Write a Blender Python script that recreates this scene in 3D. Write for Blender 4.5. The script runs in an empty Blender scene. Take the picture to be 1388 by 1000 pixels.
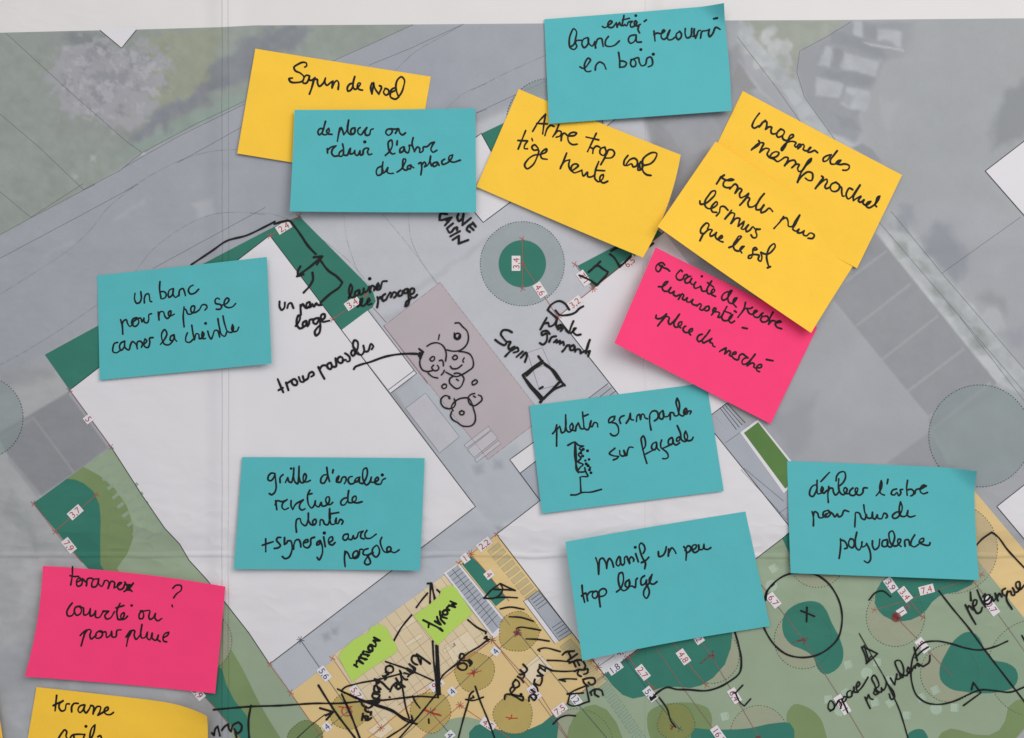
import bpy, math, random
import numpy as np
from mathutils.geometry import tessellate_polygon
from mathutils import Vector

random.seed(7)
scene = bpy.context.scene
S = 0.00054                       # metres on the table per unit of the drawing (a note is about 130 x 76 mm)
W0, H0 = 694.0, 500.0             # drawing coordinates of the point under the camera

# ---------------------------------------------------------------- camera
cam_data = bpy.data.cameras.new('camera')
cam = bpy.data.objects.new('camera', cam_data)
scene.collection.objects.link(cam)
cam.location = (0, 0, 0.95)
cam.rotation_euler = (0, 0, 0)
cam_data.sensor_width = 36.0
cam_data.lens = 36.0 * 0.95 / (1388 * S)
cam_data.clip_start = 0.05
cam_data.clip_end = 20.0
scene.camera = cam

# ---------------------------------------------------------------- light
world = bpy.data.worlds.new('World')
scene.world = world
world.use_nodes = True
bg = world.node_tree.nodes['Background']
bg.inputs['Color'].default_value = (0.93, 0.97, 1.0, 1)
bg.inputs['Strength'].default_value = 0.36

def area_lamp(name, loc, target, size, power, color):
    d = bpy.data.lights.new(name, 'AREA')
    d.shape = 'SQUARE'; d.size = size; d.energy = power; d.color = color
    o = bpy.data.objects.new(name, d)
    scene.collection.objects.link(o)
    o.location = loc
    v = Vector(target) - Vector(loc)
    o.rotation_euler = v.to_track_quat('-Z', 'Y').to_euler()
    return o
area_lamp('window_light', (0.95, 0.85, 1.45), (0.1, 0.05, 0), 1.25, 16.5, (1.0, 0.965, 0.94))
area_lamp('ceiling_light', (-0.35, 0.75, 1.75), (0, 0, 0), 1.2, 7.8, (1.0, 0.97, 0.95))

scene.view_settings.view_transform = 'Standard'
scene.view_settings.look = 'None'
scene.view_settings.gamma = 1
scene.view_settings.exposure = 0.17
scene.view_settings.use_curve_mapping = False
scene.cycles.transparent_max_bounces = 24

# ---------------------------------------------------------------- helpers
COL = scene.collection
def X(x): return (x - W0) * S
def Y(y): return (H0 - y) * S

def sheet_h(x, y):
    """gentle waviness of the big sheet, metres above the table"""
    return 0.0012 + 0.00060 * (np.sin(x / 150.0 + 0.5) * np.sin(y / 190.0 + 1.0)
                               + 0.6 * np.sin((x + 0.7 * y) / 120.0))

def lin(c):
    c = c / 255.0
    return c / 12.92 if c <= 0.04045 else ((c + 0.055) / 1.055) ** 2.4
E0 = 1.02
def rgb(r, g, b):
    return tuple(min(0.98, lin(v) / E0) for v in (r, g, b))

# ---- shared relief of folded paper: creases and crumples, evaluated from position
def relief_group():
    g = bpy.data.node_groups.new('paper_relief', 'ShaderNodeTree')
    g.interface.new_socket(name='Normal', in_out='OUTPUT', socket_type='NodeSocketVector')
    N, L = g.nodes, g.links
    out = N.new('NodeGroupOutput')
    geo = N.new('ShaderNodeNewGeometry')
    sep = N.new('ShaderNodeSeparateXYZ'); L.new(geo.outputs['Position'], sep.inputs[0])
    def math_(op, a, b=None, c=None):
        n = N.new('ShaderNodeMath'); n.operation = op
        for i, v in enumerate((a, b, c)):
            if v is None: continue
            if isinstance(v, (int, float)): n.inputs[i].default_value = v
            else: L.new(v, n.inputs[i])
        return n.outputs[0]
    def noise(scale, detail, rough=0.55, vec=None):
        n = N.new('ShaderNodeTexNoise'); n.inputs['Scale'].default_value = scale
        n.inputs['Detail'].default_value = detail; n.inputs['Roughness'].default_value = rough
        L.new(vec if vec is not None else geo.outputs['Position'], n.inputs['Vector'])
        return n.outputs['Fac']
    def band(coord, centre, width, wob=0.0, wscale=20):
        d = math_('SUBTRACT', coord, centre)
        if wob:
            d = math_('ADD', d, math_('MULTIPLY', math_('SUBTRACT', noise(wscale, 2), 0.5), wob))
        d = math_('ABSOLUTE', d)
        m = N.new('ShaderNodeMapRange'); m.interpolation_type = 'SMOOTHERSTEP'
        m.inputs['From Min'].default_value = 0; m.inputs['From Max'].default_value = width
        m.inputs['To Min'].default_value = 1; m.inputs['To Max'].default_value = 0
        L.new(d, m.inputs['Value'])
        return m.outputs[0]
    x, y = sep.outputs['X'], sep.outputs['Y']
    total = None
    def add(v, k):
        nonlocal total
        t = math_('MULTIPLY', v, k)
        total = t if total is None else math_('ADD', total, t)
    add(band(x, X(303), 0.0015, 0.0022, 18), 0.00042)
    add(band(x, X(309), 0.0013, 0.0016, 25), -0.00036)
    add(band(x, X(306), 0.018), 0.0017)
    add(band(x, X(873), 0.0013, 0.0010, 25), -0.00022)
    add(band(x, X(876), 0.016), -0.0013)
    add(band(y, Y(752), 0.0030, 0.006, 14), 0.0006)
    add(band(y, Y(758), 0.026, 0.014, 9), -0.0022)
    add(band(y, Y(330), 0.012, 0.01, 6), 0.0005)
    # crumpled zone round the lower fold and towards the left
    mp = N.new('ShaderNodeMapping'); mp.inputs['Scale'].default_value = (0.55, 1.0, 1.0)
    mp.inputs['Rotation'].default_value = (0, 0, 0.5)
    L.new(geo.outputs['Position'], mp.inputs['Vector'])
    zone = math_('MULTIPLY', band(y, Y(760), 0.10, 0.05, 5), 1.0)
    crump = math_('ABSOLUTE', math_('SUBTRACT', noise(32, 2, 0.6, mp.outputs[0]), 0.5))
    add(math_('MULTIPLY', crump, zone), -0.0045)
    left = N.new('ShaderNodeMapRange'); L.new(x, left.inputs['Value'])
    left.inputs['From Min'].default_value = X(430); left.inputs['From Max'].default_value = X(-60)
    left.inputs['To Min'].default_value = 0.0; left.inputs['To Max'].default_value = 1.0
    crump2 = math_('ABSOLUTE', math_('SUBTRACT', noise(24, 3, 0.6, mp.outputs[0]), 0.5))
    add(math_('MULTIPLY', crump2, left.outputs[0]), -0.0034)
    add(noise(9, 2), 0.0042)
    add(noise(2600, 2), 0.000006)
    b = N.new('ShaderNodeBump'); b.inputs['Strength'].default_value = 1.0; b.inputs['Distance'].default_value = 1.0
    L.new(total, b.inputs['Height'])
    L.new(b.outputs[0], out.inputs[0])
    return g
RELIEF = relief_group()

MATS = {}
def mat(name, color, alpha=1.0, rough=0.8, var=0.05, scale=60.0, relief=True, spec=0.25):
    """matt print or paper: base colour with slight mottling, folded-paper relief"""
    if name in MATS: return MATS[name]
    m = bpy.data.materials.new(name); m.use_nodes = True
    N, L = m.node_tree.nodes, m.node_tree.links
    p = N['Principled BSDF']
    p.inputs['Roughness'].default_value = rough
    p.inputs['Specular IOR Level'].default_value = spec
    p.inputs['Alpha'].default_value = alpha
    geo = N.new('ShaderNodeNewGeometry')
    nz = N.new('ShaderNodeTexNoise'); nz.inputs['Scale'].default_value = scale
    nz.inputs['Detail'].default_value = 5; nz.inputs['Roughness'].default_value = 0.6
    L.new(geo.outputs['Position'], nz.inputs['Vector'])
    ramp = N.new('ShaderNodeMapRange'); L.new(nz.outputs['Fac'], ramp.inputs['Value'])
    ramp.inputs['From Min'].default_value = 0.3; ramp.inputs['From Max'].default_value = 0.7
    ramp.inputs['To Min'].default_value = 1 - var; ramp.inputs['To Max'].default_value = 1 + var
    mul = N.new('ShaderNodeVectorMath'); mul.operation = 'SCALE'
    mul.inputs[0].default_value = color[:3]
    L.new(ramp.outputs[0], mul.inputs['Scale'])
    L.new(mul.outputs[0], p.inputs['Base Color'])
    if relief:
        g = N.new('ShaderNodeGroup'); g.node_tree = RELIEF
        L.new(g.outputs[0], p.inputs['Normal'])
    MATS[name] = m
    return m

def note_mat(name, color):
    m = bpy.data.materials.new(name); m.use_nodes = True
    N, L = m.node_tree.nodes, m.node_tree.links
    p = N['Principled BSDF']
    p.inputs['Roughness'].default_value = 0.75
    p.inputs['Specular IOR Level'].default_value = 0.22
    tc = N.new('ShaderNodeTexCoord')
    n1 = N.new('ShaderNodeTexNoise'); n1.inputs['Scale'].default_value = 45; n1.inputs['Detail'].default_value = 4
    n2 = N.new('ShaderNodeTexNoise'); n2.inputs['Scale'].default_value = 1500; n2.inputs['Detail'].default_value = 3
    L.new(tc.outputs['Object'], n1.inputs['Vector']); L.new(tc.outputs['Object'], n2.inputs['Vector'])
    mx = N.new('ShaderNodeMath'); mx.operation = 'MULTIPLY_ADD'
    L.new(n1.outputs['Fac'], mx.inputs[0]); mx.inputs[1].default_value = 0.10; mx.inputs[2].default_value = 0.90
    m2 = N.new('ShaderNodeMath'); m2.operation = 'MULTIPLY_ADD'
    L.new(n2.outputs['Fac'], m2.inputs[0]); m2.inputs[1].default_value = 0.16; L.new(mx.outputs[0], m2.inputs[2])
    sc = N.new('ShaderNodeMath'); sc.operation = 'SUBTRACT'; L.new(m2.outputs[0], sc.inputs[0]); sc.inputs[1].default_value = 0.03
    mul = N.new('ShaderNodeVectorMath'); mul.operation = 'SCALE'; mul.inputs[0].default_value = color
    L.new(sc.outputs[0], mul.inputs['Scale']); L.new(mul.outputs[0], p.inputs['Base Color'])
    b = N.new('ShaderNodeBump'); b.inputs['Strength'].default_value = 0.35; b.inputs['Distance'].default_value = 0.00003
    n3 = N.new('ShaderNodeTexNoise'); n3.inputs['Scale'].default_value = 60; n3.inputs['Detail'].default_value = 2
    L.new(tc.outputs['Object'], n3.inputs['Vector'])
    b2 = N.new('ShaderNodeBump'); b2.inputs['Strength'].default_value = 0.5; b2.inputs['Distance'].default_value = 0.0009
    L.new(n3.outputs['Fac'], b2.inputs['Height'])
    L.new(n2.outputs['Fac'], b.inputs['Height']); L.new(b2.outputs[0], b.inputs['Normal'])
    L.new(b.outputs[0], p.inputs['Normal'])
    return m

INK = mat('black_marker_ink', (0.011, 0.010, 0.011), var=0.25, scale=300, relief=False, rough=0.6, spec=0.2)
INK_THIN = mat('thin_marker_ink', (0.020, 0.019, 0.019), var=0.25, scale=300, relief=False, rough=0.6, spec=0.2)

def link(name, verts, faces, material, parent=None, smooth=True):
    me = bpy.data.meshes.new(name)
    me.from_pydata(verts, [], faces)
    me.materials.append(material)
    if smooth: me.polygons.foreach_set('use_smooth', [True] * len(me.polygons))
    me.update()
    o = bpy.data.objects.new(name, me)
    COL.objects.link(o)
    if parent is not None: o.parent = parent
    return o

LAYER = 0.00004
def zl(x, y, level): return float(sheet_h(x, y)) + LAYER * level

# ---- polygons of print that follow the sheet: clipped to a 14-unit lattice
CELL = 14.0
def clip_half(poly, axis, val, keep_greater):
    out = []
    n = len(poly)
    for i in range(n):
        a, b = poly[i], poly[(i + 1) % n]
        da = a[axis] - val; db = b[axis] - val
        if not keep_greater: da, db = -da, -db
        if da >= 0: out.append(a)
        if (da > 0 and db < 0) or (da < 0 and db > 0):
            t = da / (da - db)
            out.append((a[0] + (b[0] - a[0]) * t, a[1] + (b[1] - a[1]) * t))
    return out

def poly_mesh(poly, level):
    tris = tessellate_polygon([[Vector((p[0], p[1], 0)) for p in poly]])
    verts, faces, idx = [], [], {}
    def vid(p):
        k = (round(p[0], 3), round(p[1], 3))
        if k not in idx:
            idx[k] = len(verts); verts.append((X(p[0]), Y(p[1]), zl(p[0], p[1], level)))
        return idx[k]
    for t in tris:
        tri = [poly[i] for i in t]
        a = (tri[1][0]-tri[0][0])*(tri[2][1]-tri[0][1]) - (tri[2][0]-tri[0][0])*(tri[1][1]-tri[0][1])
        if abs(a) < 1e-6: continue
        if a > 0: tri = tri[::-1]
        i0 = math.floor(min(p[0] for p in tri) / CELL); i1 = math.ceil(max(p[0] for p in tri) / CELL)
        for i in range(i0, i1):
            c = clip_half(clip_half(tri, 0, i * CELL, True), 0, (i + 1) * CELL, False)
            if len(c) < 3: continue
            j0 = math.floor(min(p[1] for p in c) / CELL); j1 = math.ceil(max(p[1] for p in c) / CELL)
            for j in range(j0, j1):
                d = clip_half(clip_half(c, 1, j * CELL, True), 1, (j + 1) * CELL, False)
                if len(d) < 3: continue
                f = []
                for p in d:
                    v = vid(p)
                    if v not in f: f.append(v)
                if len(f) >= 3: faces.append(f)
    return verts, faces

def catmull(pts, step=1.2, closed=False, corner=118):
    n = len(pts)
    if not closed and n >= 3:
        # a pen that reverses makes a corner there, not a loop
        for i in range(1, n-1):
            ax, ay = pts[i][0]-pts[i-1][0], pts[i][1]-pts[i-1][1]
            bx, by = pts[i+1][0]-pts[i][0], pts[i+1][1]-pts[i][1]
            l = math.hypot(ax, ay)*math.hypot(bx, by)
            if l > 1e-9 and (ax*bx+ay*by)/l < math.cos(math.radians(corner)):
                return catmull(pts[:i+1], step, False, corner)[:-1] + catmull(pts[i:], step, False, corner)
    if n < 3 and not closed:
        out = []
        for a, b in zip(pts, pts[1:]):
            k = max(1, int(math.dist(a, b) / step))
            out += [(a[0] + (b[0]-a[0])*t/k, a[1] + (b[1]-a[1])*t/k) for t in range(k)]
        return out + [pts[-1]]
    out = []
    rng = range(n if closed else n - 1)
    for i in rng:
        if closed:
            p0, p1, p2, p3 = pts[(i-1) % n], pts[i], pts[(i+1) % n], pts[(i+2) % n]
        else:
            p1, p2 = pts[i], pts[i+1]
            p0 = pts[i-1] if i > 0 else (2*p1[0]-p2[0], 2*p1[1]-p2[1])
            p3 = pts[i+2] if i + 2 < n else (2*p2[0]-p1[0], 2*p2[1]-p1[1])
        d = math.dist(p1, p2)
        if d < 1e-6: continue
        def tang(a, b, c):
            # centripetal-like tangent, kept short so tight letters do not overshoot
            l1 = max(1e-6, math.dist(a, b)); l2 = max(1e-6, math.dist(b, c))
            w1, w2 = l2/(l1+l2), l1/(l1+l2)
            return ((b[0]-a[0])/l1*w1 + (c[0]-b[0])/l2*w2, (b[1]-a[1])/l1*w1 + (c[1]-b[1])/l2*w2)
        m1 = tang(p0, p1, p2); m2 = tang(p1, p2, p3)
        k = max(2, int(d / step))
        for t in range(k):
            s = t / k; s2 = s*s; s3 = s2*s
            h00 = 2*s3-3*s2+1; h10 = s3-2*s2+s; h01 = -2*s3+3*s2; h11 = s3-s2
            out.append(tuple(h00*p1[q] + h10*m1[q]*d + h01*p2[q] + h11*m2[q]*d for q in (0, 1)))
    if not closed: out.append(pts[-1])
    return out

def ribbon(verts, faces, pts, width, zf, caps=True, vary=0.0, lift=0.0):
    """flat stroke of given width along pts, heights from zf(x,y)"""
    n = len(pts)
    if n == 1:
        pts = [(pts[0][0]-0.15, pts[0][1]), (pts[0][0]+0.15, pts[0][1])]; n = 2
    ph = random.random() * 9
    dirs = []
    for i in range(n - 1):
        d = math.dist(pts[i], pts[i+1]) or 1e-6
        dirs.append(((pts[i+1][0]-pts[i][0])/d, (pts[i+1][1]-pts[i][1])/d))
    def V(x, y, dz=0.0):
        verts.append((X(x), Y(y), zf(x, y) + lift + dz)); return len(verts) - 1
    prev = None; acc = 0
    def disc(p, r, dz):
        c = [V(p[0] + r*math.cos(a*math.pi/5), p[1] - r*math.sin(a*math.pi/5), dz) for a in range(10)]
        faces.append(c)
    for i in range(n):
        if i: acc += math.dist(pts[i-1], pts[i])
        w = width * 0.5 * (1 + vary * (0.6*math.sin(acc/7.0 + ph) + 0.4*math.sin(acc/2.9 + 2*ph)))
        a = dirs[max(0, i-1)]; b = dirs[min(n-2, i)]
        tx, ty = a[0]+b[0], a[1]+b[1]
        l = math.hypot(tx, ty)
        dot = a[0]*b[0] + a[1]*b[1]
        if l < 0.3: tx, ty, l = b[0], b[1], 1.0
        nx, ny = -ty/l, tx/l
        L_ = V(pts[i][0]+nx*w, pts[i][1]+ny*w); R_ = V(pts[i][0]-nx*w, pts[i][1]-ny*w)
        if prev: faces.append((prev[1], R_, L_, prev[0])[::-1])
        prev = (L_, R_)
        if dot < 0.75 and 0 < i < n-1: disc(pts[i], w, 0.000004)
        if caps and i in (0, n-1): disc(pts[i], w, 0.000002)

def parse(s, org=(0, 0, 1)):
    res = []
    for st in s.split(';'):
        st = st.strip()
        if not st: continue
        res.append([(org[0] + float(a.split(',')[0]) / org[2], org[1] + float(a.split(',')[1]) / org[2]) for a in st.split()])
    return res

# ---------------------------------------------------------------- table under the sheet
def tabletop():
    v = [(-0.75, -0.6, 0), (0.75, -0.6, 0), (0.75, 0.6, 0), (-0.75, 0.6, 0)]
    v2 = [(a, b, -0.03) for a, b, c in v]
    f = [(0, 1, 2, 3), (7, 6, 5, 4)] + [(i, i+4, (i+1) % 4 + 4, (i+1) % 4) for i in range(4)]
    m = mat('pale_table_laminate', rgb(190, 186, 180), var=0.06, scale=15, relief=False, rough=0.5)
    o = link('table', v + v2, f, m, smooth=False)
    o['kind'] = 'structure'
tabletop()

# ---------------------------------------------------------------- the printed site plan
PLAN = bpy.data.objects.new('site_plan', None); COL.objects.link(PLAN)
PLAN['label'] = 'large creased printed site plan lying under all the sticky notes, white margin along its top'
PLAN['category'] = 'plan'
X0, X1, YT, YB = -190, 1580, -150, 1150

M_PAPER = mat('white_plan_paper', rgb(225, 222, 221), var=0.012, scale=25)
def paper_sheet():
    nx, ny = 128, 94
    xs = np.linspace(X0, X1, nx); ys = np.linspace(YT, YB, ny)
    verts, faces = [], []
    for j in range(ny):
        for i in range(nx):
            verts.append((X(xs[i]), Y(ys[j]), zl(xs[i], ys[j], 0)))
    for j in range(ny-1):
        for i in range(nx-1):
            a = j*nx+i
            faces.append((a, a+nx, a+nx+1, a+1))
    link('paper', verts, faces, M_PAPER, PLAN)
paper_sheet()

# ---- aerial photograph printed in grey: colours computed on a fine lattice
def vnoise(x, y, freq, seed):
    r = np.random.RandomState(seed); t = r.rand(256, 256)
    fx = x*freq; fy = y*freq
    ix = np.floor(fx).astype(int); iy = np.floor(fy).astype(int)
    u = fx-ix; v = fy-iy; u = u*u*(3-2*u); v = v*v*(3-2*v)
    g = lambda a, b: t[a % 256, b % 256]
    return (g(ix, iy)*(1-u) + g(ix+1, iy)*u)*(1-v) + (g(ix, iy+1)*(1-u) + g(ix+1, iy+1)*u)*v
def fbm(x, y, freq, seed, octv=4, gain=0.5):
    s = 0; a = 1; tot = 0
    for o in range(octv):
        s = s + a*vnoise(x, y, freq*2**o, seed+o); tot += a; a *= gain
    return s/tot
def poly_sd(x, y, poly):
    d = np.full(x.shape, 1e9); inside = np.zeros(x.shape, bool)
    n = len(poly)
    for i in range(n):
        ax, ay = poly[i]; bx, by = poly[(i+1) % n]
        ex, ey = bx-ax, by-ay
        t = np.clip(((x-ax)*ex + (y-ay)*ey)/(ex*ex+ey*ey+1e-9), 0, 1)
        d = np.minimum(d, (x-ax-t*ex)**2 + (y-ay-t*ey)**2)
        c = ((ay > y) != (by > y)) & (x < (bx-ax)*(y-ay)/((by-ay) if by != ay else 1e-9) + ax)
        inside ^= c
    return np.where(inside, -1, 1)*np.sqrt(d)
def smooth(a): a = np.clip(a, 0, 1); return a*a*(3-2*a)

TOP_EDGE = [(-190, 46), (0, 45), (137, 42), (186, 41), (300, 37.5), (345, 35), (640, 32.5), (735, 32), (990, 28.5), (1110, 28), (1388, 25), (1580, 23)]
def aerial():
    xs = np.arange(X0+12, X1-12, 2.2); n = 500
    top = np.interp(xs, [p[0] for p in TOP_EDGE], [p[1] for p in TOP_EDGE])
    v = np.linspace(0, 1, n)
    PX = np.repeat(xs[None, :], n, 0); PY = top[None, :] + (YB-10-top[None, :])*v[:, None]
    x, y = PX, PY
    nl = fbm(x, y, 1/90., 1); nm = fbm(x, y, 1/28., 11); nf = fbm(x, y, 1/9., 21)
    col = np.zeros(x.shape+(3,))
    col[:] = (165, 167, 172)
    col += (nl-0.5)[..., None]*16 + (nm-0.5)[..., None]*6
    def put(poly, c, soft=3, warp=0, op=1.0, tex=0, seed=3, wf=1/18.):
        wx = x + (fbm(x, y, wf, seed+40, 3)-0.5)*2*warp if warp else x
        wy = y + (fbm(x, y, wf, seed+60, 3)-0.5)*2*warp if warp else y
        m = smooth(0.5 - poly_sd(wx, wy, poly)/(2*soft))*op
        cc = np.array(c, float)[None, None, :] + (nm-0.5)[..., None]*tex + (nf-0.5)[..., None]*tex*0.7
        col[:] = col*(1-m[..., None]) + cc*m[..., None]
    def Z(s, o): return parse(s, o)[0]
    A = (0, 0, 3.847); R = (1000, 0, 3.572); R2 = (1000, 250, 3.572); R3 = (1000, 500, 3.572); LL = (0, 500, 3.847)
    # field above the road
    put([(-200, 420), (0, 319), (130, 250), (194, 208), (331, 138), (451, 83), (560, 34), (560, -50), (-200, -50)], (152, 159, 153), 2, 0, 1, 16)
    put([(60, 40), (300, 40), (250, 150), (190, 200), (60, 180)], (150, 153, 151), 20, 20, 0.5, 14)
    put([(205, 45), (300, 42), (300, 80), (280, 125), (225, 150), (200, 120)], (155, 160, 143), 8, 14, 0.9, 14)
    put([(150, 215), (330, 120), (345, 135), (190, 207)], (147, 162, 156), 5, 6, 0.8, 10)
    put([(182, 190), (215, 150), (262, 130), (292, 85), (335, 55), (360, 38), (425, 38), (402, 62), (345, 95), (318, 112), (280, 140), (230, 168), (205, 190)], (133, 136, 145), 7, 14, 0.8, 14)
    put([(88, 44), (135, 44), (160, 66), (120, 68), (95, 62)], (134, 137, 142), 7, 10, 0.8, 12)
    put([(95, 62), (130, 58), (165, 60), (205, 58), (228, 90), (226, 118), (205, 140), (190, 170), (150, 172), (118, 158), (85, 150), (78, 125), (66, 105), (85, 88)], (164, 164, 169), 6, 30, 0.95, 8, wf=1/11.)
    cl = smooth(0.5 - poly_sd(x+(nf-0.5)*40, y+(nm-0.5)*50, [(84, 58), (150, 56), (228, 70), (228, 120), (195, 165), (130, 165), (80, 130)])/22)
    t1 = smooth((fbm(x, y, 1/15., 71, 5, 0.65)-0.51)*6)*cl; t2 = smooth((fbm(x, y, 1/8., 81, 4, 0.6)-0.53)*7)*cl
    t3 = smooth(0.5 - poly_sd(x+(nf-0.5)*30, y, [(140, 125), (160, 95), (175, 100), (160, 125), (140, 142)])/14)
    t1 = np.clip(t1 + t3*0.7, 0, 1)
    col[:] = col*(1-0.6*t1[..., None]) + np.array((138, 140, 146))*0.6*t1[..., None]
    col[:] = col*(1-0.6*t2[..., None]) + np.array((183, 183, 189))*0.6*t2[..., None]
    put(Z('480,810 505,815 500,840 475,840', A), (176, 180, 176), 3); put(Z('385,915 410,915 410,930 390,935', A), (176, 180, 176), 3)
    put(Z('745,795 770,800 760,820 740,815', A), (190, 190, 186), 1.5)
    # road
    put([(-200, 520), (-200, 430), (0, 322), (131, 253), (194, 211), (331, 141), (560, 36), (735, 33), (735, 120), (560, 200), (400, 290), (62, 478), (-200, 620)], (162, 165, 173), 2.5, 0, 0.9, 6)
    put([(380, 110), (600, 60), (640, 180), (420, 290)], (158, 162, 171), 20, 15, 0.6, 8)
    put([(260, 275), (290, 268), (292, 290), (268, 298)], (180, 182, 188), 5, 6, 0.7)
    put([(150, 298), (195, 270), (198, 276), (155, 302)], (172, 174, 178), 3, 4, 0.7); put([(60, 345), (100, 325), (102, 330), (62, 350)], (172, 174, 178), 3, 4, 0.6)
    # square in the middle
    put([(400, 292), (560, 205), (735, 130), (1000, 130), (1000, 330), (755, 430), (960, 620), (690, 730), (500, 420)], (194, 195, 202), 6, 0, 0.9, 7)
    put([(545, 400), (690, 300), (692, 306), (550, 408)], (178, 180, 187), 3, 4, 0.7)
    put([(520, 430), (560, 410), (600, 470), (560, 500)], (166, 165, 174), 12, 8, 0.6)
    put([(535, 530), (570, 505), (660, 620), (700, 600), (740, 680), (660, 720)], (180, 184, 192), 4, 0, 0.9, 5)
    put([(640, 632), (654, 628), (656, 640), (646, 644)], (158, 162, 170), 5, 2, 0.8); put([(670, 622), (680, 624), (682, 634), (669, 634)], (158, 162, 170), 5, 2, 0.8)
    put([(560, 300), (640, 360), (520, 380)], (186, 188, 195), 15, 10, 0.5)
    # diagonal paving under the top notes
    put([(870, 150), (1000, 60), (1040, 200), (930, 330), (890, 230)], (150, 151, 156), 5, 0, 0.9, 10)
    put([(900, 170), (960, 150), (985, 190), (930, 215)], (160, 162, 168), 3, 0, 0.8, 8)
    # planted strip and parking at the top right
    put([(1005, 28), (1155, 28), (1085, 70), (1078, 100), (1075, 120), (1040, 90)], (157, 162, 153), 4, 4, 1, 14)
    for q in ('100,150 150,130 180,160 170,210 120,210', '150,210 240,180 275,220 250,290 180,290', '30,230 90,220 140,260 130,320 90,330', '130,300 230,300 250,350 200,420 150,380', '20,110 50,120 70,170 40,190'):
        put(Z(q, R), (181, 184, 184), 4, 14, 0.9, 34)
    put(Z('0,200 60,230 330,560 300,600 420,660 540,720 600,700 440,640 300,430 0,90', R), (176, 180, 183), 3, 3, 0.9, 30)
    put(Z('0,290 100,440 210,540 190,520 0,300', R), (178, 180, 180), 3, 2, 0.8)
    put(Z('210,430 260,430 310,490 270,525', R), (183, 187, 191), 2, 3, 0.9, 8); put(Z('270,530 320,500 360,540 310,580', R), (181, 185, 189), 2, 3, 0.9, 8)
    put(Z('420,560 470,560 490,610 440,630', R), (182, 185, 189), 3, 5, 0.7); put(Z('470,660 520,640 560,690 510,710', R), (182, 185, 189), 3, 5, 0.7)
    put(Z('0,310 90,430 20,445 -30,380', R), (150, 150, 152), 2, 0, 0.9)
    put(Z('300,250 550,105 860,105 840,260 700,300 640,460 580,560 600,640 560,690 440,640 320,470 280,340', R), (152, 155, 160), 4, 3, 0.95, 6)
    put(Z('850,90 1500,80 1500,640 1190,830 1320,1000 760,960 600,690 640,470', R), (163, 166, 168), 14, 10, 0.9, 5)
    put(Z('1240,560 1300,440 1388,400 1500,420 1388,660 1220,720', R), (140, 143, 147), 9, 8, 0.8)
    for q in ('390,310 420,222 465,225 455,325', '505,250 690,290 665,365 500,335', '560,110 610,105 605,190 555,170', '675,135 785,150 780,225 665,190', '385,380 500,395 490,480 375,465', '520,420 640,450 610,550 505,505'):
        put(Z(q, R), (179, 182, 187), 3.2, 5, 0.85, 22)
    for q in ('420,335 520,345 660,375 640,430 520,400 405,365', '440,150 560,175 700,235 700,275 560,230 450,200', '455,230 505,245 500,330 458,325', '610,110 672,120 665,190 605,185', '470,560 560,590 580,640 500,620'):
        put(Z(q, R), (144, 147, 153), 4, 4, 0.85, 8)
    put(Z('500,435 560,470 540,510 500,490', R), (160, 163, 166), 3, 5, 0.8); put(Z('600,205 800,240 800,248 640,222', R), (186, 188, 190), 1.5, 1, 0.9)
    put(Z('680,490 780,490 720,620 690,600', R), (172, 175, 178), 6, 8, 0.6)
    put(Z('550,715 600,695 650,725 695,785 640,770', R), (146, 149, 156), 2, 0, 0.9)
    # hedge strip down the right
    put(Z('660,240 720,120 780,140 1388,900 1460,1000 1290,1010 1230,950', R2), (173, 177, 179), 3, 2, 0.95, 34)
    put(Z('690,215 760,300 870,460 1000,620 1150,800 1250,930 1220,950 1100,800 950,620 800,420 665,240', R2), (188, 190, 192), 3, 6, 0.8, 30)
    put(Z('760,140 800,150 830,240 770,220', R2), (150, 153, 158), 4, 5, 0.8)
    for q in ('740,270 800,265 840,330 780,350', '840,350 900,370 930,440 870,420', '1000,560 1060,580 1100,660 1030,640', '1100,690 1160,700 1230,790 1150,780', '930,470 990,500 1000,560 950,540'):
        put(Z(q, R2), (152, 158, 156), 4, 10, 0.75, 26)
    put(Z('1160,840 1210,830 1290,920 1250,960', R2), (196, 197, 198), 3, 4, 0.8); put(Z('1200,890 1240,900 1388,1040 1340,1050', R2), (186, 188, 190), 2, 2, 0.8)
    put(Z('1160,640 1210,590 1280,620 1300,690 1230,740 1170,700', R2), (181, 184, 186), 3, 5, 0.7)
    put(Z('900,260 960,170 1020,190 1090,290 1110,400 1060,470 990,400 910,320', R2), (142, 146, 154), 8, 9, 0.8)
    put(Z('1150,560 1220,510 1300,540 1310,620 1230,590', R2), (150, 153, 157), 8, 8, 0.8)
    put(Z('1290,700 1370,700 1388,780 1320,780', R2), (150, 153, 162), 8, 8, 0.6)
    put(Z('770,100 840,90 860,170 800,190', R2), (148, 152, 160), 6, 6, 0.7)
    # parking bays
    put(Z('665,235 520,470 460,555 820,1000 920,1120 1250,960', R2), (150, 152, 157), 1.5, 0, 0.95, 7)
    for q in ('718,318 722,324 522,474 518,468', '835,476 840,482 572,690 568,684', '965,632 970,638 698,850 694,844', '1090,792 1095,798 822,1005 818,998'):
        put(Z(q, R2), (170, 172, 176), 0.8, 0, 0.9)
    put(Z('920,240 1220,62 1290,110 940,320', R3), (146, 148, 153), 2, 0, 0.6); put(Z('930,310 1290,90 1420,140 1420,470 1040,470', R3), (162, 166, 168), 3, 0, 0.8, 6)
    put(Z('1215,62 1225,72 940,300 930,290', R3), (176, 178, 181), 1, 0, 0.7)
    put(Z('720,455 920,308 1050,470 800,470', R3), (150, 152, 157), 2, 0, 0.9, 5); put(Z('935,310 945,305 1040,460 1020,465', R3), (172, 175, 178), 2, 0, 0.8)
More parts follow.
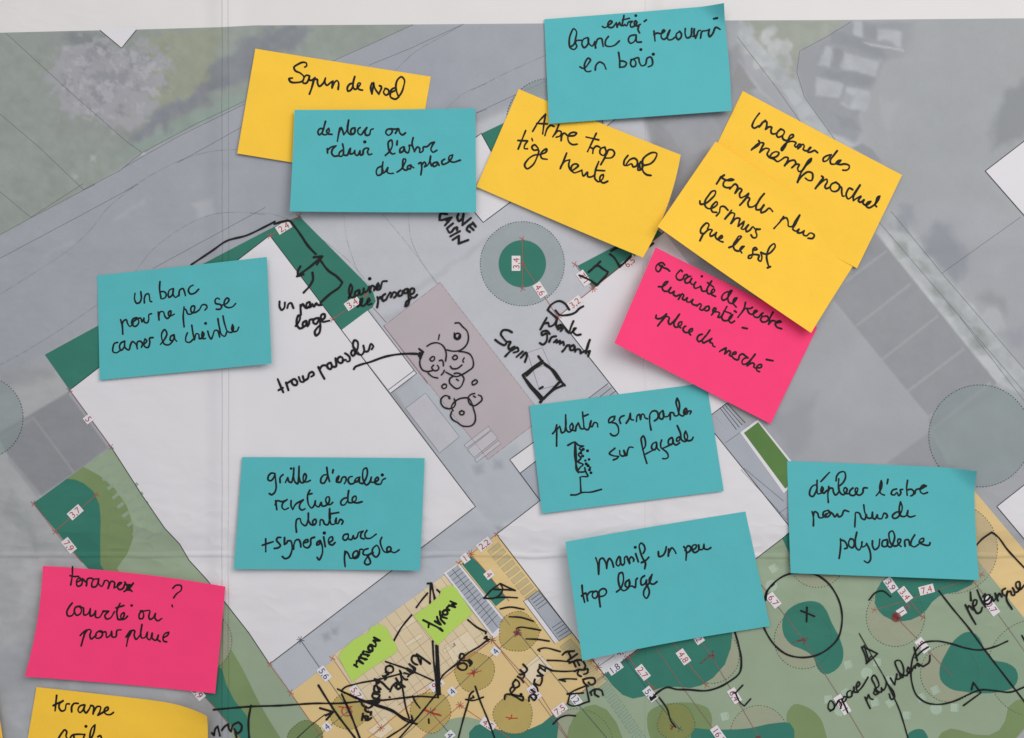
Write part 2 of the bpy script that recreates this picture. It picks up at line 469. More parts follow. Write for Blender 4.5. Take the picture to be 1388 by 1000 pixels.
    put(Z('150,250 300,160 380,120 330,380 260,440 200,330', R3), (152, 155, 162), 10, 6, 0.7)
    # lower left
    put(Z('-400,240 0,120 150,0 300,0 360,120 175,250 50,460 215,660 175,700 420,1000 500,1200 -400,1700', LL), (173, 174, 176), 5, 0, 0.9, 12)
    put(Z('-200,380 0,330 350,125 370,115 570,410 435,510 215,660 50,460 0,370', LL), (142, 143, 148), 1.5, 0, 0.95, 7)
    put(Z('0,360 170,250 180,258 0,375', LL), (160, 161, 165), 2, 0, 0.6); put(Z('168,250 178,250 390,535 382,540', LL), (158, 159, 163), 1.2, 0, 0.9)
    put(Z('355,125 375,120 580,405 565,412', LL), (168, 169, 174), 1.5, 0, 0.9); put(Z('40,470 60,460 215,650 195,665', LL), (154, 156, 159), 2, 0, 0.8)
    put(Z('0,0 290,0 290,30 0,130', LL), (154, 155, 158), 8, 5, 0.7); put(Z('0,690 60,620 230,900 210,980 0,760', LL), (150, 155, 155), 10, 14, 0.6)
    m = smooth((fbm(x, y, 1/40., 91, 4)-0.5)*5)*smooth((720-y)/-60)*smooth((300-x)/60)
    col[:] = col + m[..., None]*np.array((9, 9, 8))
    # paved strip south of the left building
    put([(366, 898), (540, 765), (644, 686), (690, 735), (605, 780), (394, 940)], (187, 190, 198), 3, 0, 0.9, 4)
    put([(437, 860), (446, 856), (448, 866), (440, 869)], (158, 161, 170), 4, 2, 0.8); put([(450, 851), (459, 850), (458, 860), (450, 860)], (158, 161, 170), 4, 2, 0.8)
    put([(1388, 985), (1480, 920), (1600, 1000), (1400, 1150), (1330, 1060)], (172, 170, 176), 2, 0, 1)
    put([(1320, 664), (1400, 640), (1500, 800), (1480, 860), (1388, 746)], (168, 169, 173), 2, 0, 1)
    # grain of the print
    col += (vnoise(x, y, 0.9, 301)-0.5)[..., None]*3.0
    c = np.clip(col, 0, 255)/255.0
    c = np.where(c <= 0.04045, c/12.92, ((c+0.055)/1.055)**2.4)/E0
    nx = len(xs)
    verts = np.stack([(x-W0)*S, (H0-y)*S, sheet_h(x, y)+LAYER*1.3], -1).reshape(-1, 3)
    me = bpy.data.meshes.new('aerial_print')
    i, j = np.meshgrid(np.arange(nx-1), np.arange(n-1)); a = (j*nx+i).ravel()
    quads = np.stack([a, a+nx, a+nx+1, a+1], -1)
    me.vertices.add(len(verts)); me.vertices.foreach_set('co', verts.ravel().astype(np.float32))
    me.loops.add(quads.size); me.loops.foreach_set('vertex_index', quads.ravel().astype(np.int32))
    me.polygons.add(len(quads)); me.polygons.foreach_set('loop_start', np.arange(0, quads.size, 4, dtype=np.int32))
    me.update(calc_edges=True)
    me.polygons.foreach_set('use_smooth', np.ones(len(quads), bool))
    at = me.color_attributes.new('print', 'FLOAT_COLOR', 'POINT')
    at.data.foreach_set('color', np.concatenate([c.reshape(-1, 3), np.ones((len(verts), 1))], 1).ravel().astype(np.float32))
    mt = bpy.data.materials.new('grey_aerial_print'); mt.use_nodes = True
    N, L = mt.node_tree.nodes, mt.node_tree.links
    p = N['Principled BSDF']; p.inputs['Roughness'].default_value = 0.75; p.inputs['Specular IOR Level'].default_value = 0.25
    ca = N.new('ShaderNodeVertexColor'); ca.layer_name = 'print'
    L.new(ca.outputs['Color'], p.inputs['Base Color'])
    g = N.new('ShaderNodeGroup'); g.node_tree = RELIEF; L.new(g.outputs[0], p.inputs['Normal'])
    me.materials.append(mt)
    o = bpy.data.objects.new('aerial_print', me); COL.objects.link(o); o.parent = PLAN
aerial()

# ---------------------------------------------------------------- print on the plan
def area(name, pts, level, m, parent=PLAN, label=None):
    v, f = poly_mesh(pts, level)
    o = link(name, v, f, m, parent)
    if label: o['label'] = label
    return o
def lines(name, polys, width, level, m, parent=PLAN, dash=None, smooth_=False, closed=False, label=None):
    v, f = [], []
    zf = lambda x, y: zl(x, y, level)
    for pl in polys:
        pl = list(pl)
        if smooth_: pl = catmull(pl, 3.0, closed)
        if closed: pl = pl + [pl[0]]
        out = []
        for a, b in zip(pl, pl[1:]):
            k = max(1, int(math.dist(a, b)/7))
            out += [(a[0]+(b[0]-a[0])*t/k, a[1]+(b[1]-a[1])*t/k) for t in range(k)]
        out.append(pl[-1])
        if not dash:
            ribbon(v, f, out, width, zf, caps=False)
        else:
            on, off = dash; s = 0.0; cur = []
            fine = []
            for a, b in zip(out, out[1:]):
                k = max(1, int(math.dist(a, b)/0.5))
                fine += [(a[0]+(b[0]-a[0])*t/k, a[1]+(b[1]-a[1])*t/k) for t in range(k)]
            fine.append(out[-1]); last = fine[0]
            for q in fine:
                s += math.dist(last, q); last = q
                if s % (on+off) < on: cur.append(q)
                else:
                    if len(cur) > 1: ribbon(v, f, cur, width, zf, caps=False)
                    cur = []
            if len(cur) > 1: ribbon(v, f, cur, width, zf, caps=False)
    o = link(name, v, f, m, parent, smooth=False)
    if label: o['label'] = label
    return o
def each_line(name, polys, *a, **k):
    for pl in polys: lines(name, [pl], *a, **k)
def pavers(name, list_, level, m, outline=None, olevel=8, ow=0.45):
    for pts in list_:
        o = area(name, pts, level, m)
        if outline: lines('paver_outline', [pts], ow, olevel, outline, o, closed=True)
def circle(cx, cy, r, n=64, wob=0.0, ph=0.0):
    return [(cx + r*(1+wob*(0.6*math.sin(3*a+ph)+0.4*math.sin(5*a+2*ph)))*math.cos(a),
             cy + r*(1+wob*(0.6*math.sin(3*a+ph)+0.4*math.sin(5*a+2*ph)))*math.sin(a)) for a in [2*math.pi*i/n for i in range(n)]]

M_WHITE = mat('white_print', rgb(224, 221, 225), var=0.012, scale=25)
M_LINE = mat('black_print_line', rgb(45, 48, 52), var=0.1)
M_THIN = mat('thin_grey_print_line', rgb(105, 110, 114), alpha=0.75, var=0.1)
M_TEAL = mat('teal_green_print', rgb(55, 122, 106), var=0.05, scale=30)
M_OLIVE = mat('olive_green_print', rgb(124, 145, 99), var=0.05, scale=30)
M_LAWN = mat('pale_lawn_print', rgb(152, 168, 143), var=0.05, scale=22)
M_TAN = mat('sand_terrace_print', rgb(224, 195, 140), var=0.04, scale=22)
M_DECK = mat('pale_deck_print', rgb(221, 202, 168), var=0.03, scale=22)
M_PINK = mat('mauve_print', rgb(184, 174, 179), var=0.03, scale=30)
M_TINT = mat('tree_tint_print', rgb(166, 180, 181), alpha=0.45)
M_LTINT = mat('lawn_tree_tint_print', rgb(180, 182, 160), alpha=0.6)
M_TTINT = mat('sand_tree_tint_print', rgb(196, 174, 106), alpha=0.85)
M_DASH = mat('dark_dashed_print', rgb(62, 82, 82), var=0.1)
M_DASHO = mat('olive_dashed_print', rgb(105, 92, 48), var=0.1)
M_DASHL = mat('lawn_dashed_print', rgb(92, 104, 84), var=0.1)
M_RED = mat('red_print_line', rgb(176, 88, 76), var=0.1)
M_PURP = mat('purple_print_line', rgb(150, 95, 105), var=0.1)
M_NAVY = mat('navy_print_line', rgb(72, 84, 104), var=0.1)
M_TRED = mat('red_number_print', rgb(178, 62, 52), var=0.1)
M_TPUR = mat('purple_number_print', rgb(150, 40, 95), var=0.1)
M_TNAV = mat('navy_number_print', rgb(42, 62, 120), var=0.1)
M_BENCH = mat('pale_bench_print', rgb(222, 218, 225), alpha=0.6)
M_FURN = mat('pale_lawn_seat_print', rgb(200, 220, 199), alpha=0.6)
M_STAIR = mat('grey_stair_print', rgb(170, 174, 184), var=0.03)
M_PAVER = mat('olive_paver_print', rgb(206, 190, 146), alpha=0.85)
M_PAVL = mat('lawn_paver_print', rgb(164, 186, 164), alpha=0.7)
M_GREEN = mat('leaf_green_print', rgb(92, 128, 70), var=0.05)

# white notch in the top edge of the print
area('printed_notch', [(136.5, 38), (137, 42), (166, 66.5), (186, 41.5), (187, 37)], 4, M_WHITE)
lines('notch_outline', [[(137, 42), (166, 66), (186, 41.5)]], 0.9, 6, M_LINE)

# buildings
LB_EDGE = [(95, 528.5), (151, 605.5), (193, 671), (224, 716), (244, 737), (257, 759), (281, 785), (309, 820), (338, 857), (366, 899)]
LB = [(366, 319), (644.5, 686)] + LB_EDGE[::-1]
area('printed_building', LB, 5, M_WHITE, label='large white building block at the left of the plan')
lines('printed_outline', [LB], 1.0, 9, M_LINE, closed=True)
area('printed_building', [(463.5, 447), (499, 420.5), (565, 506), (530, 532.5)], 5, M_WHITE, label='narrow white annex beside the left building')
lines('printed_outline', [[(499, 420.5), (565, 506), (530, 532.5)], [(527, 528), (561.5, 502)]], 0.8, 9, M_LINE)
area('printed_building', [(755.5, 429.5), (900, 314.5), (1005, 450), (1000, 534), (985, 546), (962, 563.5), (966, 584), (1068, 711), (1069, 722.5), (819, 914), (673, 723.5), (732, 678), (850, 590), (838, 535)], 5, M_WHITE, label='white building block in the middle of the plan')
lines('printed_outline', [[(755.5, 429.5), (900, 314.5)], [(755.5, 429.5), (860, 562)], [(985, 546), (962, 563.5)], [(966, 584), (1068, 711)],
                          [(1069, 722.5), (819, 914), (673, 723.5), (732, 678), (691, 622.5), (726, 597)], [(705, 641), (740, 614)]], 1.0, 9, M_LINE)
area('printed_building', [(691, 622.5), (726, 597), (740, 614), (705, 641)], 5, M_WHITE)
area('printed_pavement', [(705, 641), (740, 614), (760, 640), (732, 678)], 5, M_STAIR)
B3 = [(1334.5, 232), (1388, 191), (1500, 105), (1560, 330), (1420, 215), (1384, 292)]
B3 = [(1334.5, 232), (1388, 191), (1500, 105), (1560, 400), (1480, 400), (1386, 291)]
area('printed_building', B3, 5, M_WHITE); lines('printed_outline', [B3], 1.0, 9, M_LINE, closed=True)
B4 = [(1350, 686), (1388, 656), (1480, 590), (1560, 740), (1450, 805)]
area('printed_building', B4, 5, M_WHITE); lines('printed_outline', [B4], 1.0, 9, M_LINE, closed=True)
B5 = [(590, 224), (652.5, 181), (700, 268), (655, 301.5)]
area('printed_building', B5, 5, M_WHITE); lines('printed_outline', [B5], 1.0, 9, M_LINE, closed=True)
area('printed_building', [(817, 160), (836, 160), (820, 173), (817, 173)], 5, M_WHITE)
lines('printed_outline', [[(817, 160), (817, 173)], [(836, 160), (820, 173)]], 0.8, 9, M_LINE)

# stairs and planter beside the middle building
area('printed_pavement', [(962, 563.5), (985, 546), (1003, 570), (1066, 665), (1072, 700), (1068, 711), (966, 584)], 4, M_STAIR)
st = area('printed_stair', [(966, 560.5), (985, 546), (1002, 568), (985, 582)], 6, M_STAIR)
lines('step_line', [[(976+i*3, 553-i*2.2), (998+i*4, 582-i*3)] for i in range(4)], 0.7, 9, M_LINE, st)
lines('printed_outline', [[(983, 600), (1003, 586)], [(1056, 695), (1067, 687)], [(1008, 634), (1062, 679)], [(1004, 636), (1067, 705)]], 0.6, 9, M_THIN)
st = area('printed_stair', [(798, 541), (823, 521), (838, 537), (812, 556)], 6, M_STAIR)
lines('step_line', [[(797, 540), (824, 519.5)], [(808, 541.5), (829, 525)], [(820, 540.5), (834, 530)]], 0.7, 9, M_LINE, st)
pl = area('printed_planter', [(1003, 586), (1027, 568.5), (1088, 644), (1062, 668)], 7, M_WHITE)
area('planter_bed', [(1008, 586.5), (1027.3, 572), (1084, 644), (1064, 662)], 9, M_GREEN, pl)

# planting along the left building
area('planting_bed', [(61.6, 480.6), (134, 441), (274, 358.5), (360, 313.5), (376, 305.5), (406, 293.2), (496, 383.5), (506, 396), (509.6, 408), (505, 417), (499, 420.5), (463.5, 447), (366, 319), (95, 528.5)], 7, M_TEAL, label='long teal planting bed round the top corner of the left building')
area('planting_bed', [(653, 181), (690, 163.5), (720, 250), (700, 267)], 7, M_TEAL)
area('planting_bed', [(782.5, 360.5), (831, 335), (888, 309), (897, 317), (803.8, 390.4)], 7, M_TEAL)
lines('printed_outline', [[(652.5, 181), (700, 268)], [(803.8, 390.4), (897, 317)]], 1.0, 10, M_LINE)
# middle circle
t = area('tree_circle', circle(708, 357.5, 57), 5, M_TINT, label='ringed tree in the middle of the square')
lines('dashed_outline', [circle(708, 357.5, 57, 120)], 0.9, 8, M_DASH, t, dash=(2.2, 1.5), closed=True)
area('crown_disc', circle(708, 357.5, 32), 8, M_TEAL, t)
# mauve terrace and furniture
area('printed_terrace', [(596.5, 382.8), (737, 564.5), (661.5, 622.5), (520.6, 441.8)], 4, M_PINK, label='mauve terrace rectangle with hand drawn parasols')
lines('terrace_outline', [[(596.5, 382.8), (737, 564.5), (661.5, 622.5), (520.6, 441.8)]], 0.7, 8, M_PURP, dash=(1.4, 0.8), closed=True)
for q in ('1113,395 1240,297 1252,318 1125,412', '1130,420 1255,320 1288,360 1165,460', '1168,470 1292,372 1305,388 1178,486', '808,205 912,125 1088,352 985,437'):
    pts = parse(q, (340, 500, 3.847))[0]
    o = area('printed_bench', pts, 7, M_BENCH)
    lines('bench_outline', [pts], 0.5, 9, M_THIN, o, closed=True)
area('printed_bench', [(715, 478), (735, 471), (757, 521), (731, 528)], 6, M_BENCH)
lines('bench_outline', [[(715, 478), (735, 471), (757, 521), (731, 528), (715, 478)], [(723, 500), (744, 493)]], 0.5, 8, M_THIN)

# lawn and beds at the left
area('printed_lawn', LB_EDGE[1:] + [(434, 995), (480, 1060), (480, 1148), (330, 1148), (314, 985), (150, 770), (46, 683), (113, 633)], 3, M_LAWN, label='pale lawn strip below the left building')
area('planting_bed', [(91, 648.7), (113, 632.6), (135, 644), (156, 662.5), (171.6, 684.6), (180.7, 710.5), (180.7, 728.7), (173, 750), (158.6, 770), (190, 810), (290, 850), (314, 879.6), (329.6, 906), (352, 952), (366, 976), (381, 1000), (420, 1080), (341, 1080), (300, 930), (200, 850), (120, 770)], 5, M_OLIVE, label='olive planting bed on the left lawn')
area('planting_bed', [(45.5, 682), (91, 648.7), (103, 650), (114, 655), (127, 666), (135, 684), (136.8, 705), (136, 730), (136.5, 765), (180, 830), (260, 880), (301.6, 906), (307, 926), (318, 948), (335, 969), (341, 1000), (350, 1060), (380, 1100), (327, 1000), (315.6, 984.6), (293, 959), (273.6, 938), (110.5, 760)], 7, M_TEAL, label='teal planting bed at the left end of the lawn')
pv = []
for r, (n, off) in enumerate(((9, 0), (9, 1), (8, 2), (6, 4))):
    for i in range(n):
        t_ = i + off
        cx = 0; cy = 0
        bx, by = 500/3.847 + t_*26/3.847, 500 + 470/3.847 + t_*48/3.847
        bx += r*13; by -= r*7
        pv.append((bx, by))
for (bx, by) in pv:
    a = math.radians(-38)
    pts = [(bx + p*math.cos(a)-s*math.sin(a), by + p*math.sin(a)+s*math.cos(a)) for p, s in ((-5.2, -2.3), (5.2, -2.3), (5.2, 2.3), (-5.2, 2.3))]
    if bx > 197 + (by-672)*0.72 - 3 if by > 605 else bx > 148: continue
    pavers('printed_paver', [pts], 6, M_PAVL)

# sand terrace
TANC = [(754, 964), (744, 972), (735, 979.5), (726, 984), (718, 987), (705, 990.7), (687, 990.5), (669, 986.7), (658, 979), (646.8, 974), (632.8, 971), (619, 972), (606, 975.5), (595, 981.8), (575, 998.6), (556, 1014)]
area('printed_terrace', [(394.5, 938), (602, 780), (625, 757), (673, 723.5), (819, 914)] + TANC + [(540, 1050), (480, 1060), (434, 995)], 4, M_TAN, label='sand coloured terrace with a wooden deck at the bottom of the plan')
area('printed_terrace', [(1280, 660), (1319, 664), (1388, 746), (1470, 850), (1470, 930), (1388, 838), (1322, 756), (1280, 720)], 4, M_TAN, label='sand coloured strip at the right edge')
DK = [(602.5, 779), (448, 890), (516, 984), (667, 866.6)]
dk = area('printed_deck', DK, 6, M_DECK)
def lerp(a, b, t): return (a[0]+(b[0]-a[0])*t, a[1]+(b[1]-a[1])*t)
lines('plank_line', [[lerp(DK[1], DK[0], (i+0.5)/13 + 0.012*math.sin(i*7)), lerp(DK[2], DK[3], (i+0.5)/13 + 0.012*math.sin(i*7))] for i in range(13)]
      + [[lerp(DK[1], DK[2], t), lerp(DK[0], DK[3], t)] for t in (0.52, 0.86)], 0.5, 8, mat('deck_line_print', rgb(168, 148, 118), alpha=0.7))
for q in ('750,425 870,345 890,370 770,450', '805,505 890,450 900,470 815,522', '1010,520 1130,440 1190,520 1060,610', '1000,540 1060,500 1070,515 1010,555', '610,960 700,890 720,915 640,980', '640,985 720,920 745,950 680,1000'):
    pts = parse(q, (340, 740, 3.847))[0]
    o = area('printed_bench', pts, 8, mat('deck_bench_print', rgb(228, 211, 182)))
    lines('bench_outline', [pts], 0.45, 9, mat('deck_line_print', rgb(168, 148, 118)), o, closed=True)
pts = parse('245,650 350,560 420,630 320,720', (640, 740, 3.847))[0]
o = area('printed_bench', pts, 8, mat('deck_bench_print', (1, 1, 1))); lines('bench_outline', [pts, [(707, 910), (735, 889)]], 0.45, 9, MATS['deck_line_print'], o, closed=True)

# stair with white walls, bed, ramp and stepping stones
st = area('printed_stair', [(601, 776.5), (622.5, 762.5), (691, 846.6), (669, 865)], 6, M_WHITE)
G = [(605.5, 776), (620.7, 765), (683, 842.5), (668, 858)]
area('stair_flight', G, 8, M_STAIR, st)
lines('step_line', [[lerp(G[0], G[3], t), lerp(G[1], G[2], t)] for t in [0.06+0.062*i for i in range(14)]] + [[lerp(G[0], G[1], .5), lerp(G[3], G[2], .5)]], 0.6, 9, M_LINE, st)
lines('printed_outline', [[(602, 777), (669, 865)], [(622.5, 762.5), (691, 846.6)]], 0.6, 10, M_THIN)
area('planting_bed', [(626, 763.4), (638, 752.5), (653, 767), (665, 781.6), (686, 810), (672, 821)], 7, M_TEAL, label='small teal bed beside the stair')
st = area('printed_stair', [(709.5, 814), (715, 811), (757.5, 868), (752, 871.5)], 7, M_WHITE)
G = [(715, 811), (729.7, 799.8), (775, 857), (757.5, 868)]
area('stair_flight', G, 7, M_STAIR, st)
lines('step_line', [[lerp(lerp(G[0], G[3], t), lerp(G[1], G[2], t), .15), lerp(lerp(G[0], G[3], t), lerp(G[1], G[2], t), .95)] for t in (.06, .13, .2, .27, .72, .79, .86, .93)] + [G + [G[0]]], 0.7, 9, M_LINE, st)
lines('printed_outline', [[(709.5, 814), (752, 871.5)], [(709.5, 814), (715, 811)]], 0.6, 10, M_LINE)
ol = []
for i in range(9):
    cx = 670 + i*6.3; cy = 742 + i*7.9
    ol.append([(cx-9.2, cy+4.0), (cx+5.4, cy-7.2), (cx+9.6, cy-2.0), (cx-5.0, cy+9.2)])
for i in range(9):
    cx = 768 + i*5.6; cy = 872 + i*6.6
    ol.append([(cx-9.2, cy+4.0), (cx+5.4, cy-7.2), (cx+9.6, cy-2.0), (cx-5.0, cy+9.2)])
pavers('printed_paver', ol, 6, M_PAVER, mat('paver_line_print', rgb(168, 156, 118)))

# the right lawn
area('printed_lawn', [(819, 914), (1024.6, 757.5), (1068, 722.6), (1150, 690), (1270, 680), (1322, 756), (1388, 838), (1440, 905), (1440, 950), (1388, 989), (1376, 1002), (1330, 1050), (1250, 1148), (540, 1148), (540, 1050)] + TANC[::-1], 3, M_LAWN, label='wide pale lawn at the bottom right of the plan')
ol = []
for i in range(13):
    cx = 815.5 + i*4.7; cy = 925 + i*6.9
    ol.append([(cx-6.5, cy+2.9), (cx+5.0, cy-6.2), (cx+8.0, cy-2.2), (cx-3.5, cy+6.9)])
pavers('printed_paver', ol, 5, M_PAVL, mat('lawn_paver_line_print', rgb(124, 146, 130)), 7)

def smoothbed(pts, m, level, label=None): return area('planting_bed', catmull(pts, 5.0, True), level, m, label=label)
def bed(pts, m, level, label=None): return area('planting_bed', pts, level, m, label=label)
# olive beds
bed([(765, 1060), (768, 1000), (771, 985), (779, 968), (793, 957), (806, 954), (822, 961), (835, 978), (844, 1000), (850, 1060)], M_OLIVE, 5)
smoothbed([(877, 980), (878, 966), (894, 955), (916, 951.6), (944, 953), (960, 960), (965, 974), (962, 990), (950, 1040), (895, 1040), (884, 1008)], M_OLIVE, 5)
smoothbed([(1066, 985), (1067, 963.6), (1075.6, 953.8), (1092, 957), (1110, 971), (1119, 995), (1120, 1060), (1070, 1060)], M_OLIVE, 5)
bed([(1270, 1001), (1276, 992), (1288, 986.7), (1300, 989), (1320, 995), (1340, 996), (1354, 989), (1362, 976), (1366, 958), (1376, 949), (1390, 945), (1432, 928), (1440, 945), (1388, 986), (1376, 1000), (1330, 1046), (1272, 1046)], M_OLIVE, 5, 'olive bed in the bottom right corner of the lawn')
# teal beds
bed([(820, 914.5), (874, 873), (930, 850), (992, 850), (992, 860), (990, 878), (982, 900), (966, 918), (950, 928), (936, 931.5), (916, 930), (900, 930), (886, 934.5), (872, 943), (858, 946), (844, 941), (830, 928)], M_TEAL, 7, 'teal bed under the lower blue note')
bed([(1060, 729), (1075, 715), (1082, 745), (1069, 749)], M_TEAL, 7)
smoothbed([(1099, 814), (1111, 817), (1119, 826), (1126, 842), (1138, 866), (1142.6, 884), (1140, 898), (1130, 909), (1116, 913), (1107.5, 905), (1103, 892), (1097, 885), (1086, 879), (1072, 873), (1063, 862), (1059.7, 846), (1063, 832), (1076, 820), (1088, 815.5)], M_TEAL, 7, 'bean shaped teal bed with a pen cross in it')
bed([(1210, 755), (1206, 778), (1194, 788), (1186.5, 801), (1185, 817), (1190, 827), (1197, 834), (1208, 839.5), (1221, 841.5), (1234, 839.5), (1246, 834), (1255, 826), (1263, 815), (1272, 807.5), (1284, 803.5), (1296, 802), (1316, 792), (1325, 777), (1320, 756), (1300, 745)], M_TEAL, 7, 'teal bed under the right blue note')
smoothbed([(1312, 855.7), (1322, 859), (1330, 870), (1335, 885), (1346, 894), (1364, 898), (1376, 906), (1379, 918), (1374, 930), (1360, 936), (1336, 939), (1308, 937), (1286, 932), (1274, 920), (1273, 906), (1282, 884), (1296, 864)], M_TEAL, 7, 'teal bed with two lobes near the bottom right')
bed([(936, 985), (958, 987.5), (980, 988), (1000, 987.5), (1016, 986), (1040, 980.5), (1060, 978), (1070, 979), (1076, 988), (1076, 1060), (936, 1060)], M_TEAL, 7)
smoothbed([(1226, 1010), (1232, 992), (1240, 988), (1250, 988), (1255, 994), (1260, 1012), (1258, 1040), (1228, 1040)], M_TEAL, 7)
bed([(636, 1000), (636, 992), (644, 983), (656, 979.5), (669, 987), (687, 990.7), (705, 991), (718, 987.5), (735, 980), (754, 964), (757, 980), (755, 1000), (750, 1060), (630, 1060)], M_TEAL, 7)

# tree circles
def tree(cx, cy, r, tint, dash, label=None, lev=8, wob=0.0, ph=0.0, crown=None):
    o = area('tree_circle', circle(cx, cy, r, 48, wob, ph), lev, tint, label=label)
    lines('dashed_outline', [circle(cx, cy, r, 90, wob, ph)], 1.0, lev+2, dash, o, dash=(2.4, 1.7), closed=True)
    return o
tree(745, 165, 58.5, M_TINT, M_DASH)
tree(-24, 565.5, 56, M_TINT, M_DASH)
tree(1327, 590.5, 69, M_TINT, M_DASH, 'large ringed tree at the right edge')
tree(274, 868, 41, M_LTINT, M_DASHL)
tree(702.4, 855.7, 27, M_TTINT, M_DASHO, wob=.07, ph=1)
tree(643, 909, 27, M_TTINT, M_DASHO, wob=.06, ph=2.2)
tree(583.8, 964, 27.5, M_TTINT, M_DASHO, wob=.06, ph=3.3)
tree(472.5, 963.6, 24.5, M_TTINT, M_DASHO, wob=.06, ph=0.4)
tree(695.8, 967.8, 26.5, M_TTINT, M_DASHO, wob=.05, ph=5)
tree(415, 1000, 24, mat('green_tree_tint_print', rgb(126, 148, 96), alpha=0.8), M_DASHO, wob=.05, ph=5)
for (cx, cy, r) in ((964, 888, 37.6), (1088, 866.7, 39), (1213, 836, 39.6), (1286, 911.8, 39), (1107, 757, 38.6), (1028, 994, 38.7), (782, 1009, 49), (1290, 743, 61)):
    tree(cx, cy, r, mat('lawn_tree_thin_tint_print', rgb(197, 193, 169), alpha=0.38), M_DASHL, lev=4.5)
lines('dashed_outline', [circle(964, 888, 37.6, 90), circle(1088, 866.7, 39, 90), circle(1213, 836, 39.6, 90), circle(1286, 911.8, 39, 90)], 0.6, 9, mat('faint_dashed_print', rgb(60, 100, 84)), dash=(2.4, 1.7), closed=True)
tree(1404, 905, 66, mat('green_tree_thin_tint_print', rgb(182, 206, 179), alpha=0.2), M_DASHL, lev=4.5)
tree(916, 978, 25, mat('olive_tree_tint_print', rgb(155, 159, 95), alpha=0.6), M_DASHL, wob=.06)

# pale seats scattered on the lawn
for k, (cx, cy) in enumerate(((1149, 900), (1188, 897), (1146, 938), (1122, 947), (1185, 951), (1206, 952), (1228, 969), (1248, 945), (1267, 934.6), (1293, 958.5), (1048, 770), (982, 970), (1206, 921))):
    a = 0.5 + 0.35*math.sin(k*2.3); r = 7.6
    pts = [(cx+r*math.cos(a+math.pi/2*i), cy+r*math.sin(a+math.pi/2*i)) for i in range(4)]
    o = area('printed_seat', pts, 6, M_FURN)
    lines('seat_edge', [[lerp(pts[0], pts[1], .12), lerp(pts[3], pts[2], .12)]], 0.5, 8, M_PAVL, o)
for (cx, cy) in ((1174, 912), (1268, 960), (1138, 962), (1045, 793.5), (1255, 780)):
    area('printed_table', circle(cx, cy, 8, 24), 6, M_FURN)

# thin survey and swept-path lines
def Zs(s, o): return parse(s, o)
A = (0, 0, 3.847); A2 = (0, 250, 3.847); B_ = (300, 0, 3.847); C_ = (640, 0, 3.847); D_ = (340, 270, 3.847); R1 = (1000, 0, 3.572); R2 = (1000, 250, 3.572)
each_line('survey_line', Zs('35,175 90,225 380,490 670,745 745,797;0,592 210,770 440,990;440,990 630,890 745,797 1030,645 1275,530;640,880 930,715 1275,545;930,850 1260,665', A)
      + Zs('440,-3 165,172;0,35 165,172;0,265 165,175 500,0;0,388 420,165 725,0;800,438 1385,120', A2) + Zs('580,320 790,225 1000,128;770,340 980,255 1100,200 1265,125;1330,590 1385,570', B_)
      + Zs('20,590 225,495 395,420', C_) + Zs('-5,180 180,420 300,590 470,680;545,108 420,185 297,250 283,350 320,470 470,680', R1) + Zs('680,180 1388,1010;740,130 985,430 1388,900;985,430 1367,158', R2)
      + [[(1300, 430), (1400, 560)]], 0.55, 4, M_THIN)
each_line('swept_path', Zs('660,995 800,910 950,835 1110,790 1240,780', A) + Zs('0,575 200,450 390,320 490,220 560,130 640,60 725,-3;710,450 800,340 900,260 1020,190 1110,158 1230,145 1385,158;0,942 90,895 250,800 515,625', A2)
      + Zs('905,370 1000,280 1150,190 1265,125;1170,570 1260,490 1385,435', B_) + Zs('0,470 200,370 385,288', C_)
      + Zs('0,70 120,80 250,130 400,230 540,350 620,450;485,80 500,200 540,330 580,420;690,80 830,250 975,440;820,80 840,220 900,340 970,440', D_), 0.65, 4, mat('dotted_path_print', rgb(96, 100, 106)), dash=(1.3, 0.8), smooth_=True)
each_line('survey_line', [[(506, 417), (524, 437)], [(520, 441), (580, 520), (575, 512)]], 0.6, 8, M_PURP)

# dimension lines: (points, material, star ends)
def star(c, r, n=4, a0=0.3): return [[(c[0]+r*math.cos(a0+math.pi*i/n), c[1]+r*math.sin(a0+math.pi*i/n)), (c[0]-r*math.cos(a0+math.pi*i/n), c[1]-r*math.sin(a0+math.pi*i/n))] for i in range(n)]
def dim(p, m, ends=(1, 1), w=0.7, stars=0):
    segs = [list(p)]
    for e, on in ((p[0], ends[0]), (p[-1], ends[1])):
        if on == 1: segs += star(e, 4.5, 2, 0.5)
        if on == 2: segs += star(e, 5.5, 4, 0.2)
    lines('dimension_line', segs, w, 11, m)
T = (640, 780, 4.993); U = (400, 860, 7.144); V2 = (560, 860, 7.144); Yz = (800, 800, 4.993); Wz = (1020, 760, 4.993); Xz = (1110, 800, 4.993); E_ = (340, 740, 3.847)
dim([(366, 320), (406, 293)], M_RED); dim([(451, 433), (497, 400)], M_RED); dim([(708, 324), (708, 391)], M_RED)
dim([(708, 357), (756, 429.5)], M_RED, (1, 2)); dim([(803.8, 391), (756, 429.5)], M_RED, (2, 0)); dim([(779, 358), (804, 391)], M_RED, (1, 0)); dim([(804, 391), (897, 317)], M_RED, (0, 0))
dim([(95, 528.5), (151, 605.5)], M_PURP); dim([(46, 682), (75, 720), (112, 762)], M_RED, (1, 0)); dim([(75, 720), (131, 670)], M_RED)
dim([(273, 938), (293, 959), (327, 1000), (345, 1030)], M_RED, (0, 0), 0.6)
dim([(366, 899), (394.5, 938), (434, 995), (470, 1045)], M_RED, (1, 0)); lines('dimension_line', star((394.5, 938), 5, 2, .4), 0.7, 11, M_RED)
